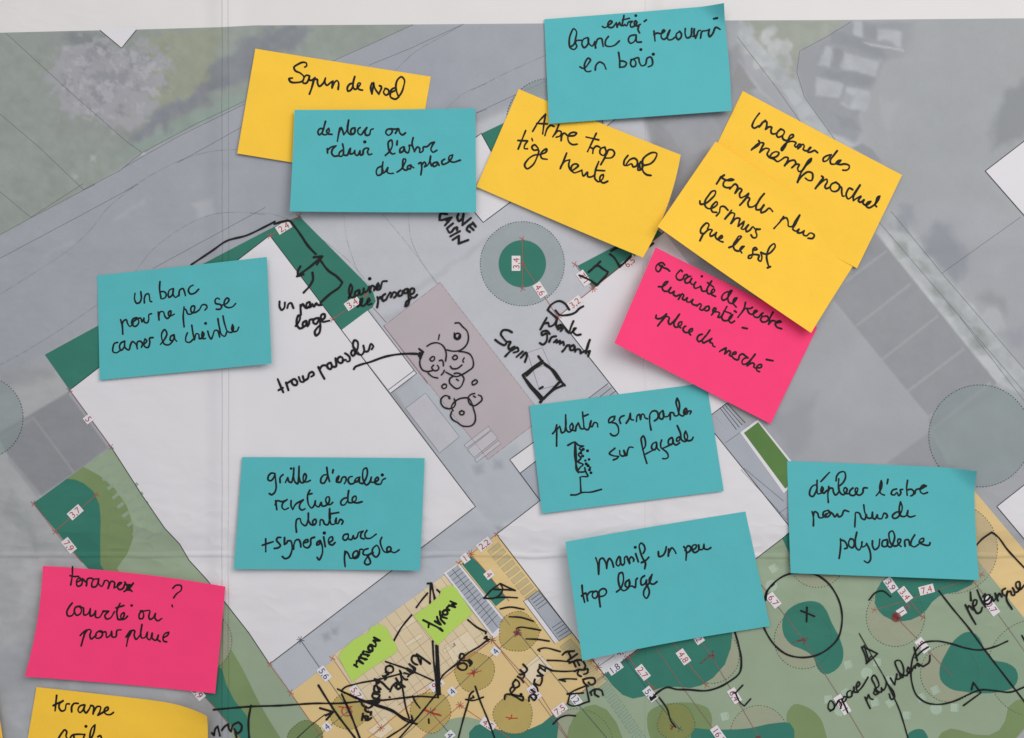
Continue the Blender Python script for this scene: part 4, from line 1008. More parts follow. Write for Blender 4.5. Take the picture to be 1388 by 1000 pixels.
H_n.write((715, 520, K), 2.3, [
 ('pen sketch of a wall with climbing plants', '272,415 320,395 345,415 380,420 350,437 365,452 344,477 360,502 340,525 376,546 356,562 344,580;322,392 329,490 338,592 390,586 386,566;320,400 317,460 327,540 342,600;386,570 396,600 408,621 365,626;355,630 358,690 360,735;292,749 330,748 360,735 428,730 498,712;405,452;415,510;390,518;372,487;396,540;408,552;422,565;418,580;428,600;362,470;376,442')])
I_n = Note([(765.5, 731.5), (1010, 693), (1042.5, 847), (787.4, 887)], BLUE, 'turquoise note at lower middle reading massif un peu trop large', base=0.5, L=9.5, B=2.0, BL=7.0)
I_n.write((775, 720, 9.266), 2.5, [
 (w('massif'), '292,312 315,380 328,515;330,500 334,390 350,328 380,318 408,355 430,447;430,440 440,360 465,322 490,350 517,432;585,300 560,340 553,400 575,418 600,390 600,310;600,310 605,380 630,410 650,390 660,310 680,300 695,340 718,390;718,388 718,330 740,308 758,320 772,352 766,363;795,270 828,370;790,190;890,265 912,220 895,160 862,138 842,165 850,230 880,320 918,390 908,458;868,380 920,355 960,315'),
 (w('trop'), '118,645 125,740 150,852;112,772 160,740 188,835;180,770 215,730 255,722;285,720 255,740 250,790 280,808 310,780 310,730 285,720;330,730 332,800 345,912;335,720 370,695 410,700 425,740 400,775 335,790'),
 (w('large'), '552,738 600,700 630,640 640,560 620,500 590,510 575,560 580,630 600,690 640,725 680,710 720,670;710,590 670,620 665,670 690,685 720,640 712,592 722,670 750,670 785,690 795,640 800,590 815,575;905,545 870,570 858,610 870,660 900,650 930,600;930,600 930,660 950,690 965,740 950,800 930,825 900,800 895,740 920,690 960,640 1000,530;1000,535 965,600 980,640 1020,650 1062,620')])
I_n.write((765, 690, K), 2.5, [
 (w('un'), '632,283 638,316 660,310 682,275 686,250;700,312 702,265;702,295 726,258 740,272 752,296'),
 (w('peu'), '805,250 818,270 820,342;812,277 836,245 851,252 845,282 830,290;856,275 886,260 890,240 870,240 862,272 876,290 905,275 906,240 912,270 930,270 942,235 946,265 966,270 988,258')])
J_n = Note([(1066.4, 624.4), (1316, 634), (1322, 784), (1069.4, 775)], BLUE, 'turquoise note at lower right reading deplacer l\'arbre pour plus de polyvalence, corner curled', base=0.5, bulge={'TR': (1, 3)}, TR=2.0, FR=6.0, B=4.0, R=1.5)
J_n.write((1120, 640, 8.587), 2.4, [
 (w('l\'arbre'), '570,268 610,220 635,110 630,95 612,180 625,245 665,262;708,80 698,130;805,190 760,205 745,250 780,260 810,230 830,268 855,240 850,200 875,195;935,90 922,180 928,262;930,200 980,195 1005,225 990,262 968,270;1015,245 1030,200 1075,185;1075,195 1150,155 1120,145 1085,175 1080,220 1110,245 1162,230'),
 (w('plus'), '318,628 325,530 335,462 370,470 400,530 430,545 455,490;425,375 440,470 480,530 520,520 525,460;525,460 525,520 550,540 580,490;580,490 590,530 625,535 665,470 690,485 695,515 680,525'),
 (w('de'), '840,450 790,465 755,510 770,530 805,525 845,480 870,400 850,340 835,420 850,500 890,510 930,480 935,440;935,440 925,490 950,512 1018,500'),
 (w('polyvalence'), '150,765 150,850 140,935 130,990;150,780 190,790 220,830 225,870 195,880;265,765 245,800 250,850 285,870 310,820 290,770 265,765;340,690 320,800 330,870 360,895 390,850 400,800;395,810 400,860 430,850 455,820;450,820 480,880 495,960 490,1010 460,1040 420,1020;520,790 520,850 545,890 580,870 605,770;690,775 640,790 635,850 670,855 700,800 690,780 700,850 725,862 760,810 775,720 750,675 720,690 715,760 740,830 780,850 830,820 845,770 820,770 815,820 850,855;895,850 900,780 930,775 950,840;1010,720 970,790 965,840 1000,858 1050,830;1060,810 1110,790 1110,760 1075,770 1060,810 1090,825 1180,830 1185,810')])
J_n.write((1085, 635, 9.266), 2.4, [
 (w('deplacer'), '203,145 200,230 215,315 255,300 275,240 262,225 250,280 280,305 325,270;195,200 155,210 110,280 110,330 140,348 180,300 205,220;250,160 358,45;348,220 335,320 340,420;340,280 360,245 395,245 405,290 430,328 465,300 478,240;475,125 470,240 490,300 525,325 560,300 575,250 550,235 535,280 560,310 590,310;440,150 450,90 500,40 545,40 560,90 530,170 480,215;650,240 615,270 610,320 650,335 700,290 705,240 690,240 690,310 730,330 770,300 785,240 830,240'),
 (w('pour'), '135,535 150,600 150,712;150,590 170,535 200,550 225,610 265,610 310,560;330,520 280,540 275,590 330,600 365,560 340,520;310,580 360,540 390,560 420,600 450,565;450,565 470,600 500,590 540,520 595,535')])
K_n = Note([(329.4, 619), (576.4, 620), (570.4, 770.6), (319.6, 769.6)], BLUE, 'turquoise note on the left building reading grille d\'escalier revetue de plantes synergie avec pergola', base=0.5, L=1.8, R=4.0, B=2.5)
K_n.write((430, 690, 9.266), 2.4, [
 (w('avec'), '395,300 350,310 338,365 365,378 400,340 405,305 405,360 440,370 465,320;465,325 480,360 510,340 530,285 590,262 560,300 560,345 600,362;635,255 610,300 625,350 660,355 752,300'),
 (w('pergola'), '362,515 355,600 365,705;360,560 380,520 405,550 430,600 480,590 525,550 515,510 480,520 460,570 475,600 520,590 545,540 550,490 580,490;650,480 600,500 590,550 630,560 690,535;640,565 670,610 680,660 640,680 608,660 625,610 665,560 715,530;750,440 710,480 715,560 750,585 790,540 785,470 755,438 740,450;822,340 805,380 820,460 860,520 910,520 940,480 920,455 890,470 895,515 940,515 975,528 1040,493')])
K_n.write((350, 695, 9.266), 2.5, [
 (None, '110,315 112,475;68,395 205,350'),
 (w('synergie'), '300,298 260,300 245,330 275,370 295,400 270,425 218,435;345,300 345,385 370,370 385,340;385,340 420,340 440,400 430,490 400,545 350,560 320,535;460,445 465,380 490,330 520,325 545,370 550,415;590,365 640,345 635,325 600,335 580,370 595,415 640,425 670,390 680,310 720,295;790,335 755,360 750,390 775,385 795,340 820,420 815,510 775,575 755,545;835,292 855,412;843,242;900,365 950,320 940,288 910,300 895,345 910,380 945,390 978,360')])
K_n.write((425, 620, 9.266), 2.4, [
 (w('d\'escalier'), '175,120 185,200 210,295;180,210 140,215 100,270 105,310 135,318 165,280 185,230;255,150 248,188;325,225 300,250 295,295 310,280 328,230;300,300 340,305 380,240 410,240 415,290 395,322;495,232 460,240 445,290 470,325 510,318 540,285;590,240 545,255 525,300 555,300 585,250 590,310 625,320;630,320 670,250 685,170 670,125 640,140 625,200 635,280 675,338 710,310 735,240;735,240 735,300 780,300 825,260 815,240 785,265 785,315 850,325 880,270 910,255;872,212')])
K_n.write((355, 625, 9.266), 2.4, [
 (w('grille'), '175,150 130,145 90,190 90,230 120,240 160,200 175,155 185,250 190,330 165,395 130,415 105,400;240,262 240,200 275,163;305,262 335,200 350,250 375,262 400,200 410,80;410,80 410,200 430,260 455,278 470,200 475,60;475,60 480,200 500,260 525,265 560,220 565,170 550,152 530,190 540,250 570,255 618,235;376,88'),
 (w('revetue'), '185,490 200,600;180,540 205,490 260,500 325,480;328,475 275,520 265,570 295,600 345,580;378,488 380,560 400,600 430,540 530,478;530,478 490,530 485,580 510,605 555,590;612,358 590,400 585,480 605,550 635,580 670,540 682,490;682,490 690,550 720,565 755,510 770,555 810,550 855,500 850,440 825,445 815,500 840,535 870,535 900,510;590,410 640,400'),
 (w('de'), '1100,362 1090,440 1100,510 1150,510 1195,470 1185,430 1150,450 1150,500 1200,515 1268,500;1080,450 1040,460 1000,510 1010,540 1045,540 1085,490'),
 (w('plantes'), '448,880 440,780 455,720 485,710 510,770 560,800 590,740 595,645;595,645 600,740 630,785 670,790 695,745 685,720 650,745 660,790;740,795 755,725 775,730 800,780 830,790 865,720 862,585;862,590 862,720 890,785 940,765 945,705;945,705 930,750 960,775 1000,720 1030,745 1015,780;885,650 975,635')])
L_n = Note([(132.6, 373.4), (363.7, 349), (371, 492.6), (137, 515)], BLUE, 'turquoise note at left reading un banc pour ne pas se casser la cheville', base=0.5, R=4.5, B=2.0)
L_n.write((235, 395, 9.266), 2.3, [
 (w('se'), '595,100 570,85 540,110 545,150 610,170 625,190 600,225 555,225;610,180 700,140 715,100 695,85 660,120 660,180 700,205 760,195 800,155'),
 (w('cheville'), '190,520 170,580 175,630 215,640 265,600;245,425 260,520 280,610;280,605 310,530 330,535 345,595 380,580 400,530 380,508 375,560 390,595 420,590;448,500 470,570 490,598 515,550 540,490 565,490 600,572;575,345 595,450 630,550 660,565 690,510;640,310 665,420 710,510 750,515 775,460 762,420 755,480 775,505 815,500 842,450;420,402')])
L_n.write((145, 375, 9.266), 2.3, [
 (w('un'), '362,210 358,290 385,335 420,325 440,280 435,190;480,330 482,260 505,220 530,215 545,260 555,310 572,315'),
 (w('banc'), '675,62 670,140 690,275;685,190 730,190 755,225 740,265 705,280;845,150 800,165 780,215 790,260 825,240 845,155 845,230 870,262 910,235;915,240 930,165 965,150 985,190 998,240;1095,108 1060,125 1035,180 1060,218 1110,210 1165,160'),
 (w('pour'), '182,540 200,600 210,722;200,600 225,550 250,540 270,590 300,625 340,590;385,515 340,530 322,590 360,625 405,590 405,540 370,515;330,575 375,540 400,525 430,520 450,570 475,520;475,520 480,570 515,580 535,540 540,475 570,465'),
 (w('ne'), '655,445 665,545;660,500 685,440 715,440 740,500 765,525 810,480 810,430 790,440 790,490 820,490 858,470'),
 (w('pas'), '980,380 970,500 982,630;980,400 1005,420 1030,470 1070,470 1110,420 1110,370 1085,370 1065,410 1080,450 1120,450 1170,420 1215,355 1255,355 1272,385 1245,420'),
 (w('casser'), '145,825 110,835 88,890 92,945 130,955 180,925;235,810 190,830 170,880 190,925 225,890 235,815 240,890 285,920 310,850 330,815 370,840 395,905;390,880 400,815 430,810 460,850 445,885;450,870 510,800 490,780 475,830 490,880 525,890 550,830 550,770 590,765'),
 (w('la'), '685,850 740,780 765,710 735,665 705,700 705,790 740,850 790,855 840,810;855,730 815,750 810,800 840,800 860,740 870,790 890,812')])
M_n = Note([(62.6, 765), (308, 793), (293.8, 937.6), (38.6, 913.6)], PINK, 'pink note at lower left reading terrasse couverte ou pour pluie with a question mark', base=0.5, bulge={'L': (4.5, 0), 'T': (0, -3)}, L=4.5, R=3.0, T=1.5, BL=1.5)
M_n.write((85, 800, 7.759), 2.3, [
 (w('couverte'), '125,120 90,165 68,220 80,255 115,255 150,210;205,155 160,165 145,215 170,250 205,235 215,180 190,155 240,175;240,175 250,250 285,235 310,180;310,180 315,260 345,245 365,205;365,205 370,275 400,275 430,235 450,205;440,210 500,210 460,260 475,290 510,285 560,215;620,125 585,210 595,295;575,175 660,150;595,290 615,300 660,260 660,225 640,235 625,270 640,298 670,290 697,262;740,150'),
 (w('ou'), '850,205 820,240 825,290 855,285 865,240 850,210 830,205;860,210 930,205 920,270 930,295 965,280 990,235;990,235 985,280 1010,310 1058,285'),
 (w('pour'), '262,410 240,480 215,570;205,462 235,430 270,405;245,450 300,400 315,410 305,460 315,498 370,460;405,415 370,440 370,490 405,490 435,455 420,415 400,420 440,430 465,425 480,485 520,455 530,420;530,425 540,480 570,480 590,410 630,405'),
 (w('pluie'), '725,415 700,500 685,578;680,482 725,415;715,470 755,410 770,415 765,460 785,505 820,470 848,350;848,350 835,440 845,490 870,490 905,430;905,430 905,495 925,510 955,440;955,440 960,500 990,515 1020,460;1020,460 1015,510 1040,528;1070,490 1125,450 1130,430 1095,440 1068,490 1080,525 1108,530')])
M_n.write((85, 760, 9.266), 2.3, [
 (w('terrasse'), '155,60 150,170 130,288;122,172 165,182 228,182;205,255 250,225 245,200 215,215 200,270 215,305 255,295 275,210 310,250;322,300 345,210 380,205 405,215;460,215 420,220 390,270 395,315 430,315 470,250 475,215 470,270 510,310 545,250;545,240 580,235 600,260 590,335;592,325 640,245 665,255 665,330 735,290 760,265 740,260 705,310 730,350 770,340 800,280;800,255 840,320 890,375;905,270 860,330 790,375;815,290 870,290 820,350 860,360 830,310 860,340')])
M_n.write((35, 755, K), 2.3, [
 ('handwritten question mark', '1005,205 1025,185 1062,188 1062,215 1030,242 1010,269;1000,316 1000,323 1003,329')])
N_n = Note([(51, 930), (290, 956), (275, 1098), (27, 1072)], YELLOW, 'yellow note at the bottom left reading terrasse voile, top right corner curled up', base=0.5, bulge={'TR': (-4, 8)}, TR=7.0, T=1.0, R=3.0)
N_n.write((60, 930, 9.266), 2.5, [
 (w('terrasse'), '170,105 160,200 152,297;128,232 180,205 250,175;250,172 205,210 205,270 235,300 270,290 300,210 330,212;360,310 362,240 390,205 440,205;510,220 460,240 440,290 460,318 500,290 525,225 515,290 540,322 570,290 600,230;600,230 625,235 630,335;630,320 690,240 720,245 715,300 690,350;690,352 760,310 820,270 815,250 780,265 770,310 800,340 850,340 885,315'),
 (w('voile'), '190,650 240,570 275,535 295,550 290,620 320,660;330,660 370,600 430,590 525,592;385,600 395,660;525,590 510,640 520,690;540,490;580,690 640,560 655,470 630,490 590,600 590,690;680,680 735,640 720,605 690,620')])
O_n = Note([(-246, 962), (-2, 934), (20, 1076), (-226, 1104)], YELLOW, 'yellow note mostly outside the frame at the left edge', base=0.5, R=4.0)

# torn lime slips
def slip(pts, label, strokes, org, base=0.35):
    root = bpy.data.objects.new('paper_slip', None); COL.objects.link(root)
    cx = sum(p[0] for p in pts)/len(pts); cy = sum(p[1] for p in pts)/len(pts)
    root.location = (X(cx), Y(cy), float(sheet_h(cx, cy)))
    root['label'] = label; root['category'] = 'paper slip'; root['group'] = 'torn lime slips on the deck'
    L = root.location
    v, f = poly_mesh(catmull(pts, 2.0, True) if False else pts, 0)
    def lift(x, y): return base*MM + 0.0009*max(0.0, (-(x-cx)*0.55 - (y-cy)*0.75)/30)**2
    top = [(p[0], p[1], p[2] + lift(p[0]/S+W0, H0-p[1]/S) + 0.0004) for p in v]
    k = len(top)
    bot = [(p[0], p[1], p[2]-0.0001) for p in top]
    ff = [list(g) for g in f] + [[a+k for a in g[::-1]] for g in f]
    # the torn edge has its own corners so that the face stays flat up to it
    cnt = set()
    for g in f:
        for a, b in zip(g, g[1:]+g[:1]): cnt.add((a, b))
    allv = top + bot
    for (a, b) in sorted(cnt):
        if (b, a) not in cnt:
            m0 = len(allv); allv += [top[b], top[a], bot[a], bot[b]]
            ff.append([m0, m0+1, m0+2, m0+3])
    link('paper', [(p[0]-L[0], p[1]-L[1], p[2]-L[2]) for p in allv], ff, LIME, root)
    v, f = [], []
    for i, st in enumerate(parse(strokes, org)):
        ribbon(v, f, catmull(st, 0.9), 3.2, lambda x, y: float(sheet_h(x, y)) + 0.00046 + lift(x, y), vary=0.19, lift=0.000006*i)
    link('handwritten_word', [(p[0]-L[0], p[1]-L[1], p[2]-L[2]) for p in v], f, INK, root, smooth=False)
slip([(459.6, 889.5), (462, 884), (467, 877.8), (474, 871), (481, 865.5), (489, 862), (491, 859.6), (496, 858.5), (500, 855.7), (501.5, 851), (505, 848), (510, 847), (516.8, 846), (521, 847.5), (524.6, 850.5), (528, 857), (532, 865), (536, 871), (538.9, 877.8), (538.5, 881), (535, 885), (516.8, 896), (497, 909), (477.8, 923.5), (467, 904)],
     'lower lime green torn slip on the deck, farther from the stair',
     '525,282 602,322 515,322 548,365 545,400 470,378 452,412;505,395 450,400 448,438 500,462 502,420 470,380;418,472 470,482 505,448;385,468 370,490 455,520 438,532;350,515 340,540 425,575 398,578;325,545 320,570 375,632;375,632 290,598 285,640 253,657;258,648 297,677', (455, 835, 9.986))
slip([(561, 833.6), (571, 826.5), (583, 818), (590, 811.5), (596, 807.6), (597.5, 801), (600, 797), (606, 794), (611.6, 792.8), (615, 793.5), (618, 796), (628.5, 811.5), (635, 821), (640, 831), (627, 842), (613, 854), (593.4, 873.9), (577, 853)],
     'upper lime green torn slip beside the stair, one thick black word on it',
     '705,290 785,325 730,330 770,370 688,345;690,350 658,382 692,410;655,400 600,440 620,470 665,462 660,420 620,408;565,425 570,480 660,522;602,470 575,520 630,592;525,500 540,550 577,606;498,560 562,602;340,545 430,590 530,640 600,690;600,690 568,655 590,682 570,668;415,590 410,642', (540, 785, 9.986))

# ---------------------------------------------------------------- pen writing straight on the plan
def pen(org, width, items, name='handwritten_word', m=INK):
    for it in items:
        lab, st = it if isinstance(it, tuple) else (None, it)
        v, f = [], []
        for k, pts in enumerate(parse(st, org)):
            c = catmull(pts, 0.9, corner=118 if name == 'handwritten_word' else 62) if len(pts) > 1 else pts
            ribbon(v, f, c, width*(1.4 if len(pts) == 1 else 1), lambda x, y: zl(x, y, 16), vary=0.15, lift=0.000006*k)
        o = link(name, v, f, m, PLAN, smooth=False)
        if lab: o['label'] = lab
O1 = (360, 290, K); P1 = (360, 440, K); Q1 = (650, 390, K)
pen((370, 370, 9.266), 3.0, [(w('un'), '88,358 90,430 115,465 145,440 155,370;185,440 205,385 225,375 262,440'),
 (w('peu'), '355,525 350,400;355,420 380,390 400,420 420,440 470,400 465,365 430,380 430,430 480,425 500,390;500,395 520,420 550,380 570,400 615,400'),
 (w('large'), '290,665 330,610 345,550 330,530 305,580 310,660 340,695 390,680;420,600 385,620 380,660 410,665 430,610 440,670 460,640 465,590 510,580;575,565 530,575 510,620 540,640 580,590 590,570 600,680 580,760 545,785 530,740 560,690 600,650;610,590 655,560 650,515 620,520 605,560 620,605 715,598')])
pen((460, 365, 9.266), 2.9, [(w('laisser'), '120,360 155,290 165,220 145,185 130,230 130,310 155,355 200,345;250,260 205,285 200,330 235,325 260,265 265,320 300,300 310,240;310,240 320,290 355,270 380,215 390,250 390,290;385,270 420,205 440,215 440,265;450,250 500,205 490,175 470,210 475,255 510,250 530,200 545,155 600,148;385,118'),
 (w('le'), '232,470 285,420 295,365 280,370 275,450 300,460 350,420 385,390 375,365 355,395 365,445 410,432'),
 (w('passage'), '480,345 490,400 478,478;490,380 520,345 540,385 560,400;580,310 550,330 550,390 590,380 605,350 640,290;640,290 660,310 650,350;660,340 690,285 720,300 700,350 690,355;770,265 745,290 750,335 785,325 800,270;855,245 820,260 820,300 850,295 870,250 870,340 880,400 850,460 830,465 845,410 900,370;890,320 940,290 940,245 910,240 890,290 900,345 940,355 980,320')])
pen((0, 0, 1), 2.6, ['260,358.7 288.5,339.7 306.7,327.2 335.3,318.9 360,307.2 373,300.5'], 'pen_line')
pen(O1, 3.2, ['62,68 118,53 165,48 192,78 240,142 290,217 342,272', '378,320 410,365 430,386 480,420 521,462 508,487 440,540 374,600', '215,422 300,360 386,288;328,293 385,287 350,342;238,355 220,392 221,422 258,408', '320,398 323,442 302,485 260,532'], 'pen_line')
pen((370, 445, 9.266), 3.0, [(w('trous'), '65,635 100,720 135,800;75,775 130,745;170,680 200,775;180,690 240,650;260,635 240,660 270,710 300,710 310,670 280,635;330,610 360,670 390,670 380,600;380,605 400,650 440,630 465,560 500,545 520,580 485,605'),
 (w('parasoles'), '575,485 610,560 652,632;590,510 630,465 680,470 700,500;720,430 690,450 690,490 730,510 745,470 730,430;750,480 790,480 790,375;850,355 820,375 825,420 860,435 890,400 870,360;880,400 920,395;910,312 940,330 970,370 965,410 935,415;1000,275 985,310 1010,345 1040,310 1020,275;1030,320 1070,240 1060,160 1030,148 1010,190 1025,260 1070,320 1120,330 1150,280 1140,215;1150,290 1190,290 1240,195 1265,225 1245,262')])
pen(P1, 3.0, ['600,300 607,288 640,272 700,255 820,214 920,198 1000,196 1062,200;1040,163 1068,185 1040,212'], 'pen_arrow')
PA = (540, 420, 9.986); PB = (580, 500, 9.986)
pen(PA, 2.1, [('group of pen drawn parasols on the mauve terrace', '770,178 820,175 870,225 930,285 950,360 935,450 880,520 830,548 720,555 660,540;760,312 765,385 800,402 838,380 838,332 800,315 775,330 778,375 810,385 825,350;558,335 545,400;390,490 450,455 530,445 590,470 630,520 650,590 642,690;325,590 300,660 295,740 330,810 390,832 470,818;462,630 430,670 455,692 490,670 487,632 455,635;480,747 455,775 480,815 520,820 552,785 530,747;560,685 590,678 610,710 612,755;765,612 735,645 760,672 800,650 787,615 752,622;893,648 875,690 885,707;705,760 725,788 800,790 862,745;820,560 900,570 965,595 1010,670 1005,780 960,815 860,875 790,900 710,875 645,840;625,815 610,850 585,878;405,855 470,905 535,920'),
 ]) 
pen(PB, 2.1, [('pen drawn parasols at the lower end of the mauve terrace', '360,60 410,55 460,80 490,130 478,180 440,245 400,265 330,225 295,180 300,130 350,95;390,138 415,155;222,200 190,235 215,265 255,240 247,205 212,210;642,145 600,180 610,215 640,205 672,170 655,147 622,160;300,375 240,358 180,410 180,460 220,515 290,535 345,520 375,470 370,430 358,402;285,390 302,400;345,562 320,520 340,470 400,415 480,390 550,395 590,450 620,540 645,640 635,720 590,765 530,775 465,765 400,720 335,680 310,630 325,575;635,330 590,340 550,380 550,430 580,480 625,495 690,460 735,410 720,365 685,350;620,365 645,380;462,560 430,582 445,615 485,610 492,577 450,565')])
pen(P1, 3.0, ['1045,190 1055,200 1048,230'], 'pen_line')
pen((665, 420, 9.266), 3.0, [(w('Sapin'), '268,280 220,255 150,260 130,300 165,360 200,410 180,440 120,420 60,375;205,400 250,400 225,460 230,490 290,465;300,460 185,582;260,510 340,475 350,510 290,535;405,520 325,590;380,600 450,540 455,560 432,652'),
 (w('plante'), '705,98 625,245;690,170 720,160 735,205 800,180 835,115;835,115 825,200 850,245;880,185 845,205 845,235 880,220 890,190;905,200 905,230 880,265;890,250 930,220 950,260 975,280;1040,140 1010,210 985,290;1010,290 1070,230 1050,230 1040,280 1080,315 1130,308'),
 (w('grimpante'), '740,300 710,265 640,285 645,315 700,295 710,340 690,410 655,435 618,415;735,400 770,340 820,330;795,405 830,375 830,410 870,385 870,425 910,400 920,440;960,440 930,490 900,522;945,460 990,440 990,470;1040,440 1000,465 1000,500 1040,500 1055,455 1060,525 1090,490 1120,500 1130,545;1130,540 1190,510 1245,375;1245,375 1210,470 1195,540;1200,530 1245,515 1225,580')])
pen(Q1, 3.4, [('square drawn in pen beside the word Sapin', '318,592 370,545 432,505 480,545 520,600 577,660;398,463 425,500;425,495 360,540 293,590 330,650 412,752;300,605 350,662 430,747 413,773;410,772 470,710 540,638;430,752 500,690 562,660;440,520 500,560 552,632;406,682 427,670')], 'pen_line')
pen(Q1, 2.9, ['525,207 460,150 485,115 545,90 575,105 606,147;513,153 545,185 580,186 650,165 675,140 702,125'], 'pen_line')
pen((575, 280, 12.88), 3.1, [(w('RAISIN'), '270,235 290,130 400,135;300,240 480,195;480,195 365,330;380,230 425,265;505,295 400,380;400,385 450,455 480,440 530,380 580,365 575,410;625,430 460,520;500,580 610,510;610,510 605,645;605,645 770,585'),
 (w('EVE'), '600,130 580,190 610,255 650,230 690,140;690,130 670,325;670,325 820,200;850,280 900,350;860,290 760,360 745,400 800,445;800,350 865,410')])

# pen lines in the lower part
U = (400, 860, 7.144); V2 = (560, 860, 7.144); T = (640, 780, 4.993); Sg = (400, 780, 4.993); Zc = (240, 860, 7.144)
pen((0, 0, 1), 2.6, ['290.4,960.8 312.8,958.7 340.8,956.5 380,955.2 428,952.3 464.4,952.1 489.6,949.6 517.6,948.2 548.4,944.7 568,942.9 590.5,944.3'], 'pen_line')
pen(Zc, 2.7, ['722,678 700,800 702,1000', (w('du'), '345,945 365,968 380,900 400,880 422,972;440,917 470,880 502,860 512,912 530,932 547,870 600,840 630,870 625,922 590,952 560,905;568,930 586,1002')], 'pen_line')
pen(U, 2.9, ['230,485 300,600 420,780 582,992', '455,570 530,740 632,1003', '245,705 372,743 308,816;300,775 372,743'], 'pen_line')
pen(U, 1.2, ['290,768 140,888 20,998'], 'pen_line', INK_THIN)
pen(U, 2.4, ['455,535 470,518 600,470 780,435 1032,372 1015,342', '415,520 620,622 780,682 950,742 1080,832 1182,860', '452,542 640,620 800,675 940,722 1060,802 1142,832 1130,780', '1020,345 1050,560 1080,720 1106,800', '878,255 1080,325 1342,440', '1140,590 1170,652 1212,706', '1370,568 1200,780 1008,1002', '1140,805 1110,840 888,1000', '1295,812 1298,852', '915,598 922,602'], 'pen_line')
pen(Sg, 2.6, [('thick bundle of pen lines running down between the lime slips', '898,50 925,48 928,62 945,160;918,60 914,182;925,66 948,150;932,440 942,600 958,720 970,822;955,468 960,640 975,802;966,470 975,640 982,800;958,470 962,700 966,820;950,640 958,780'),
 '898,115 860,160 822,212', '790,263 720,350 668,440', '962,92 984,112', '1170,296 1230,345 1294,378 1290,388'], 'pen_line')
pen(U, 2.9, [(w('terrasse'), '1308,275 1180,182;1223,215 1219,279 1180,186;1180,200 1144,200 1130,236 1165,279 1187,286;1108,279 1144,315 1158,351;1137,301 1165,322 1144,365 1087,336;1087,322 1130,351 1122,376;1058,365 1108,386 1094,401;1029,386 1072,429 1088,429;979,415 1015,465 1037,436;972,494 1001,522 1029,494 994,472 979,508;922,544 944,494 979,458;1065,501 1037,479'),
 (w('ombragee'), '922,293 886,308 879,336 915,365 951,347 947,308 915,293;879,358 908,379 872,394;851,394 886,415 872,431;772,422 822,444 908,522;822,422 808,465 779,436;800,440 790,482 832,522;772,490 770,542 822,552 800,500;760,560 750,592 800,612 822,580 770,568;760,612 822,622 810,652 760,640;638,628 660,682 722,702 762,660 700,640 640,640;690,690 680,722 742,752;745,690 770,650;660,758 650,822;672,790 702,822 742,800;655,780 712,790 690,822;740,742 735,770'),
 ])
pen(V2, 2.4, ['730,40 640,110 540,170 430,270 270,420 232,545', '688,30 742,42;700,18 728,54;712,12 716,58', '510,622 580,632 680,600;538,622 555,570 584,543;560,612 590,602 580,588', '538,640 490,800 438,1000', '602,495 640,610 730,832 792,1003'], 'pen_line')
pen(V2, 2.7, [(w('20'), '545,240 570,265 550,297;555,280 528,248 480,244 450,212 465,180 492,187 492,220;455,268 430,300 470,337 515,327 522,295 490,270 450,277'),
 (w('soleil'), '1065,282 1104,336 1079,365 1036,336;1029,379 1079,386 1065,415;1011,400 1043,422 1070,458;993,429 965,472 979,508 1029,486 1022,451 993,429;975,486 940,529 950,565 986,522;886,619 893,579 936,572 1000,601 1065,629 1065,601 1008,586 943,572;1045,574'),
 (w('travail'), '1222,286 1287,315 1344,343;1279,315 1279,350 1222,307;1222,322 1208,343 1229,372 1258,390;1201,393 1244,400 1247,443 1229,486;1179,429 1172,458 1215,486;1165,472 1201,515 1208,544;1143,529 1179,551;1122,637 1122,601 1158,572 1194,601 1172,629 1143,601;1165,565 1194,586')])
pen(T, 2.3, ['165,145 240,143 306,147', '190,222 250,210 352,225', '252,275 330,280 416,306', '305,352 320,347 380,352 463,366', '365,425 440,428 521,440', '458,508 445,498 475,488 596,510', '508,570 580,572 662,580', '540,640 620,645 690,642', '630,712 588,700 640,695 706,697',
 '80,150 130,95 190,50 240,75 291,98;80,150 150,148 185,130 207,85 190,50;150,90 225,92 290,97', '645,800 690,775 762,745;642,795 668,802;660,805 645,862 660,872 792,848 770,742;665,797 752,790', '548,1000 590,960 640,942 698,945'], 'pen_line')
pen(T, 2.7, [(w('HERBE'), '610,534 625,519 690,507;650,514 665,554 645,574;665,559 710,527;657,589 680,579 700,614;680,579 725,567 750,574;710,574 725,604;750,574 765,614 755,630;692,644 720,633 755,634 780,628 780,654 755,664;720,642 712,659 722,672 737,678;750,699 790,689 825,692 830,724 800,734 785,719;750,699 755,719 785,744;800,784 807,805;797,787 820,769 850,764 875,774 885,805;830,769 830,799 855,815')])
pen((1020, 760, K), 2.5, ['88,262 95,208 130,160 220,95 330,78 420,90 500,140 560,220 600,340 600,430 575,520 510,590 430,635 330,650 230,630 150,570 100,500 72,445', '80,268 95,202 142,153', '365,312 363,408;325,335 375,355 416,373'], 'pen_line')
pen((1020, 760, K), 2.2, ['785,262 830,212 870,200 932,240', '735,580 765,662 768,692 842,625 792,600 742,577;752,570 780,660;765,692 800,640'], 'pen_line')
pen((1020, 760, K), 1.3, ['718,488 800,632 882,772'], 'pen_line', INK_THIN)
pen((1020, 760, K), 2.0, ['882,772 940,892 985,992 1050,1200'], 'pen_line')
X5 = (1110, 800, K)
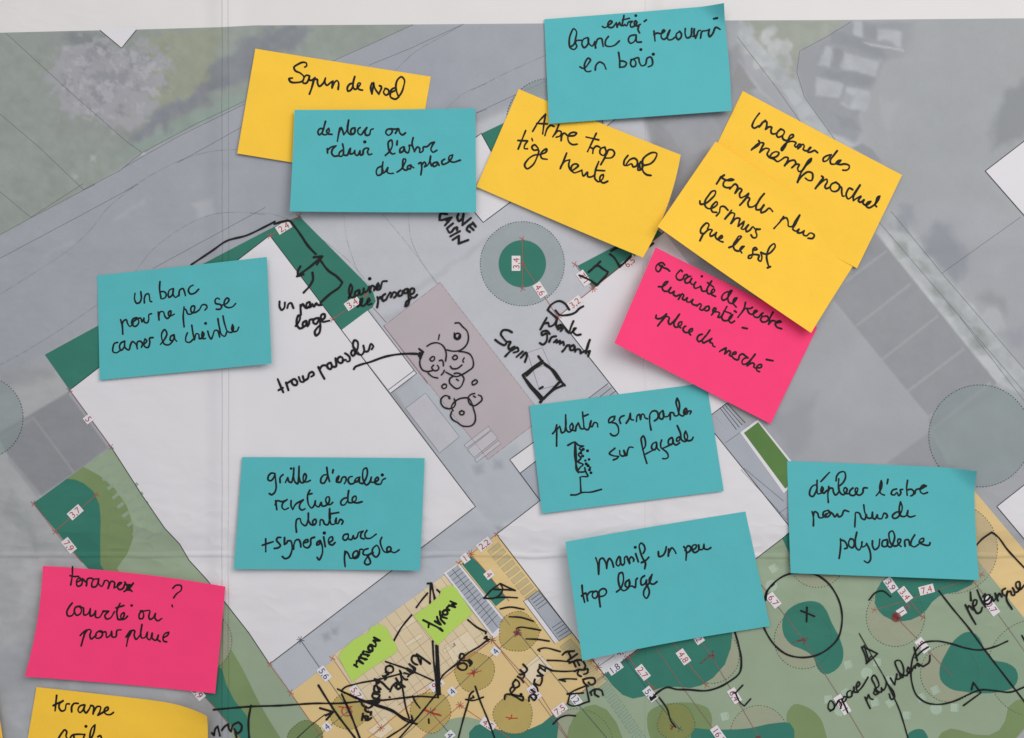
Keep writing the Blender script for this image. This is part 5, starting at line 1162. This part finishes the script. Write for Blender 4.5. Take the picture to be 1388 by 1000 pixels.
pen((1110, 880, 8.587), 2.3, [(w('espace'), '125,710 170,680 165,620 130,590 105,630 110,690 140,700 190,640 230,580;215,590 250,620 245,680;255,570 290,640 328,728;265,590 290,540 310,550 300,590 285,600;360,470 325,490 330,550 370,540 380,480;375,500 395,490;400,430 410,490 450,490;445,430 470,390 455,370 430,410 440,490 480,450 565,318'),
 (w('polyvalent'), '530,550 560,620 590,680;545,590 570,520 600,570 625,575;650,470 630,500 650,520 690,500;680,500 640,460 690,420 680,360 630,295 610,320 640,400 680,480 720,490 720,440;720,440 740,470 770,430 775,380;775,380 810,420 865,500 870,560 840,575 810,510;825,325 850,370 875,405 890,320;900,280 900,340 940,330 930,270;935,290 960,320;970,320 980,230 920,120 885,130 900,210 960,290 1020,300;1020,290 1050,220 1030,200 1020,250 1050,270 1100,190;1100,185 1115,215 1125,170 1160,190')])
pen(X5, 2.4, ['640,382 662,472;648,452 700,402 737,380;662,490 702,512 742,482 747,435'], 'pen_line')
pen(X5, 2.3, ['805,-2 900,120 1000,240 1110,390 1240,560 1392,757', '1272,340 1180,380 1080,400 980,385 880,355 790,340 700,355 650,410 620,520 625,620 660,710 720,755 800,768 900,750 1000,705 1090,670 1180,675 1290,685 1392,648', '1028,668 1040,620 1092,690 974,776', '1368,302 1392,345'], 'pen_line')
R7 = (1000, 720, 3.572)
pen((1290, 780, 13.14), 2.7, [(w('petanque'), '230,515 310,680 415,860;270,580 290,530 350,580 370,600;360,560 430,490 430,430 390,425 365,480 390,590 450,665 500,640 530,560;440,250 510,420 590,550;320,285 330,435;530,470 650,400 670,340 610,340 570,400 580,490 640,500 690,450;545,365 580,320;690,440 700,370 730,450 770,400 760,310;760,310 810,440;800,380 830,310 880,370;940,220 890,250 900,330 940,350 980,270 960,400 1060,590;980,290 1030,270 1060,340 1100,340 1090,260 1070,210;1080,230 1120,290 1170,270 1200,190 1180,100 1140,110 1130,180 1190,240 1290,150')])
pen(R7, 2.4, ['1142,77 1180,35 1225,3 1246,17 1300,85 1392,184'], 'pen_line')
Y5 = (800, 800, K)
pen(Y5, 2.6, ['972,262 1005,380 1020,470 1010,550 940,612 800,672 650,667 580,665 520,652 460,682 408,735;404,718 410,740 442,715'], 'pen_line')
pen(Y5, 2.1, ['465,720 520,800 545,880 576,920', '1030,637 980,690 1010,752 1040,778 1083,730;968,690 985,692'], 'pen_line')

pen((770, 330, 9.986), 3.0, ['275,388 350,325 435,245;350,318 400,300 470,345 538,385 530,405 460,490 390,565 300,500 150,432', '562,145 610,180 660,250 695,318 770,250 850,170', '580,105 640,70 700,40', '1055,60 1095,40 1150,0'], 'pen_line')
